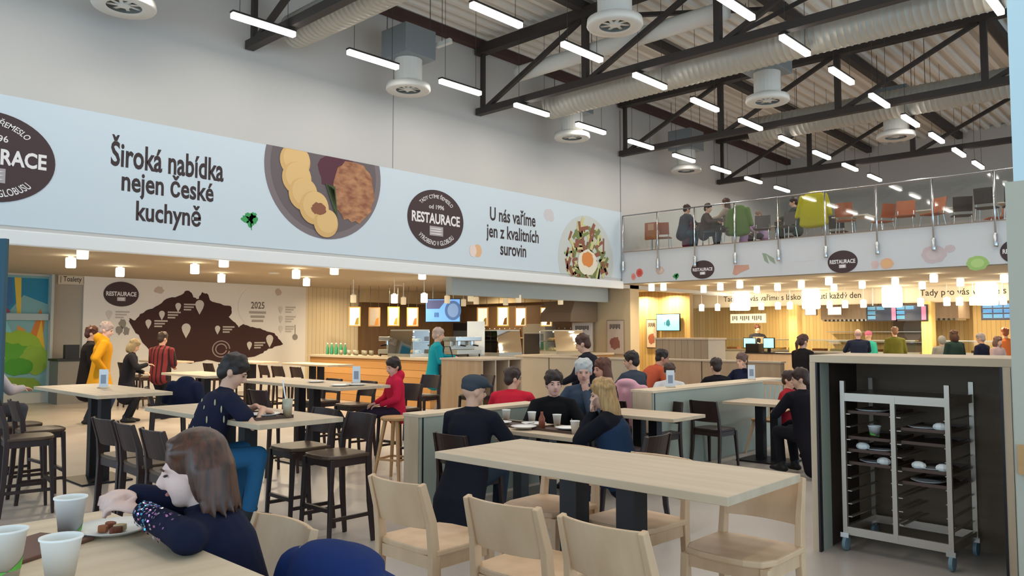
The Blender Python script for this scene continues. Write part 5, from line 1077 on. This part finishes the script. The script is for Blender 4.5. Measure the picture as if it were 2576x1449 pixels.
person('blonde woman in a dark coat standing with head bowed left of the plaid shirt', 338, 853, 14.2, 70, lean=10, look=(0, 26), arms=('lap', ((.1, .34, 1.05), (0, 1, 0))), top='24242a', legs='1f2026', hair=('bob', '93805f'), coat=.32)
_pl, _ = person('man in a red and black plaid shirt standing with his back to the camera', 410, 836, 14.8, 8, lean=6, look=(10, 14), arms=('lap', 'lap'), top='7a2a2e', legs='26282f', hair=('short', '3a2a24'), wide=1.12)
[c for c in _pl.children if c.name.startswith('jacket')][0].data.materials[0] = planks('plaid shirt', '7d2a2f', '251619', .085, 0, .9, '6f2429', .32)
person('person in a teal jacket with a black bag standing at the coffee bar', 1103, 826, 14.6, 78, lean=6, look=(0, 8), arms=('table', 'lap'), top='178c98', legs='8d8274', hair=('short', 'b0988a'), coat=.18, wide=1.15)
person('person in a black jacket leaning down behind the white haired man', 1466, 842, 10.6, -65, lean=22, look=(0, 20), arms=(((-.2, .45, .95), (0, 1, -.3)), ((.2, .45, .9), (0, 1, -.4))), top='1d1d26', legs='23252c', hair=('short', '4a2e24'), coat=.1, wide=1.1)
person('woman with brown hair and dark top behind the blonde woman', 1515, 903, 9.4, -110, seat=.45, lean=8, look=(0, 8), arms=('table', 'table'), top='1f1c22', legs='23252c', hair=('long', '5a3424'), skinc='c99078', s=1.0)
person('man in a slate grey jacket seated behind the pink jacket', 1588, 886, 11.2, -40, seat=.45, lean=12, look=(-20, 8), arms=('table', 'table'), top='3d4450', legs='23252c', hair=('short', '2d2320'), s=1.05)
person('person in an orange shirt bending forward behind the child with white sleeves', 1666, 881, 12.9, 70, seat=.45, lean=38, look=(10, 10), arms=('table', 'table'), top='b8553a', legs='2b2b33', hair=('short', '2a201c'), skinc='c08a72', s=1.14)
person('child with a dark vest and white sleeves facing the camera', 1684, 913, 11.0, 186, vest='2a1c22', seat=.45, lean=4, look=(0, 14), arms=('table', 'table'), top='d8d6d6', legs='2b2b33', hair=('short', '4a352c'), s=.90)
person('dark haired person in black seated behind the long partition, left of two', 1801, 903, 12.4, -15, seat=.45, lean=8, look=(10, 10), arms=('table', 'table'), top='1a171d', legs='23252c', hair=('short', '33241f'), s=1.0)
person('person in navy seated behind the long partition, right of two', 1866, 890, 13.9, -120, seat=.45, lean=6, look=(0, 10), arms=('face', 'table'), top='191d33', legs='23252c', hair=('short', '6a5048'), s=1.05)
person('person in a black coat seated beside the oak cabinet with back to the camera', 2012, 926, 8.9, -25, seat=.45, lean=10, look=(-35, 10), arms=('table', 'table'), top='17141a', legs='1c1a20', hair=('short', '3a2620'), coat=.40, wide=1.2, s=.92)
person('child in red seated just left of the person in the black coat', 1986, 932, 10.2, 130, seat=.45, lean=6, look=(0, 12), arms=('table', 'table'), top='a3242f', legs='23252c', hair=('short', '3a2620'), s=.84, eyes=False)
person('woman with bunched brown hair in a dark coat standing left of the cabinet', 2020, 842, 14.0, 60, lean=4, arms=('lap', 'down'), top='241d1f', legs='23252c', hair=('pony', '4f3022'), coat=.3)
person('server in black with a beige apron behind the cash desk', 1905, 818, 26.3, 180, apron='a89878', lean=5, arms=('table', 'table'), top='25252a', legs='23252c', hair=('short', '5a3526'), eyes=False, vox=.018)
FAR = dict(vox=.018, eyes=False)
person('bald man in a navy jacket at the serving counter', 2158, 829, 20.5, 10, lean=6, arms=('table', 'table'), top='1c2236', legs='23252c', hair=('thin', 'a58a86'), skinc='c79c96', wide=1.25, **FAR)
person('person in a turquoise top and pink cap next to the bald man', 2184, 834, 21.6, -20, lean=6, arms=('table', 'down'), top='2f9f8c', legs='2b3a2e', hair=('beanie', 'c86f8c'), **FAR)
person('person in an olive jacket at the serving counter', 2250, 824, 22.0, 10, lean=4, arms=('down', 'down'), top='5b5a24', legs='33322a', hair=('short', '7a5640'), wide=1.1, **FAR)
person('person in a grey padded jacket at the serving counter behind the cabinet', 2368, 846, 20.5, 0, lean=6, arms=('lap', 'lap'), top='8b8985', legs='33322a', hair=('hood', '8f8d88'), wide=1.2, **FAR)
person('person with brown curls in a dark green jacket behind the cabinet', 2398, 832, 19.6, -15, lean=6, arms=('lap', 'down'), top='263835', legs='23252c', hair=('bob', '4a2c20'), wide=1.2, **FAR)
person('grey haired person in a navy jacket behind the cabinet', 2466, 839, 19.0, -30, lean=8, arms=('lap', 'down'), top='1d2137', legs='23252c', hair=('short', '9a8f90'), wide=1.2, **FAR)
person('person in an orange top at the right behind the cabinet', 2528, 826, 20.6, 20, lean=4, arms=('down', 'lap'), top='c46a3a', legs='33322a', hair=('short', '8a4a2a'), **FAR)
person('person in a pale pink jacket at the right behind the cabinet', 2510, 846, 18.6, 160, lean=6, arms=('lap', 'lap'), top='b59a98', legs='33322a', hair=('bob', '6a5048'), **FAR)
# upstairs
U = dict(zf=ZF+.02, vox=.018, eyes=False, seat=.45)
person('dark haired person in a dark blue top seated upstairs, leftmost', 1728, 516, 21.6, 70, lean=14, look=(0, 16), arms=('table', 'table'), top='3a3a44', legs='3c4a58', hair=('short', '3a2620'), s=1.0, **U)
person('person in brown seated upstairs beside the green coat', 1781, 513, 21.4, 120, lean=10, look=(0, 10), arms=('table', 'table'), top='4a3a36', legs='3c3a40', hair=('short', '3a2a24'), s=1.0, **U)
person('person in beige seated upstairs behind the green coat', 1826, 500, 22.0, -60, lean=6, look=(0, 8), arms=('table', 'table'), top='9a8a7c', legs='5a5450', hair=('long', '4a342a'), s=1.06, **U)
person('child in pale violet seated upstairs in the middle', 1876, 548, 21.0, 60, lean=10, look=(0, 18), arms=('table', 'table'), top='b792b8', legs='4a4048', hair=('short', '6a4a50'), s=.72, **U)
person('person in lavender seated upstairs right of the child', 1908, 530, 21.6, -80, lean=12, look=(0, 12), arms=('table', 'table'), top='b99ac0', legs='4a4048', hair=('short', '8a6a60'), s=.86, **U)
person('dark haired person in a dark green top seated upstairs behind the yellow coat', 1996, 498, 21.3, -60, lean=6, look=(0, 10), arms=('table', 'table'), top='3a4038', legs='33322a', hair=('short', '3a2a26'), s=1.06, **U)
# left border: pale pink figure seated, only an arm and shoulder in view
person('person in a pale grey top cut off by the left border', -12, 868, 9.4, 40, seat=.62, lean=10, arms=('table', 'table'), top='b9adb0', legs='4a4a52', hair=('short', '8a6a58'), s=.98, eyes=False)
p = onz(1128, 935, .95); o = thing('shoulder_bag', 'black bag hanging at the hip of the person in the teal jacket', 'bag', (p.x+.1, p.y-.3, .78), rz_view(78)); _q = ond(1126, 935, 14.35); o.location = (_q.x, _q.y, _q.z-.14)
MB().box(-.06, .06, -.16, .16, 0, .26).build('bag_body', M_blk, o, bevel=.03); MB().tube([(0, -.14, .24), (-.12, -.05, .6), (-.14, .06, .6), (0, .14, .24)], .012, 8).build('strap', M_blk, o)
coat((-9.55, 4.3, .70), R_(200), '1d2238', 'navy jacket heaped on a stool behind the teenager head', .24, .28)
bake()
import OpenImageIO as o, numpy as np, sys
b=o.ImageBuf('/workdir/render_main.png'); a=b.get_pixels(o.UINT8)[:,:,:3]; H,W=a.shape[:2]
P={'walltop':(850,60),'wallbright':(300,200),'wallmid':(1300,430),'banner':(400,600),'bannerR':(1390,560),'deck':(1340,100),'deck2':(2350,60),'duct':(1750,290),'mezzface':(1900,620),'lowceil':(400,650),'mapwall':(260,800),'plank':(820,820),'floorM':(2010,1190),'floorN':(1110,1400),'tableLT':(1500,1180),'tableG':(450,1420),'upwall':(1650,480),'pierplank':(1720,740),'kitchen':(2420,800),'pillarT':(2560,250),'pillarB':(2560,700),'cabtop':(2250,905),'cabin':(2450,1100),'chairback':(1570,1360),'jacket':(830,1420),'map':(500,820)}
for k,(x,y) in P.items():
    X=int(x*W/2576);Y=int(y*H/1449); print(k,a[max(0,Y-2):Y+3,max(0,X-2):X+3].reshape(-1,3).mean(0).round().astype(int))
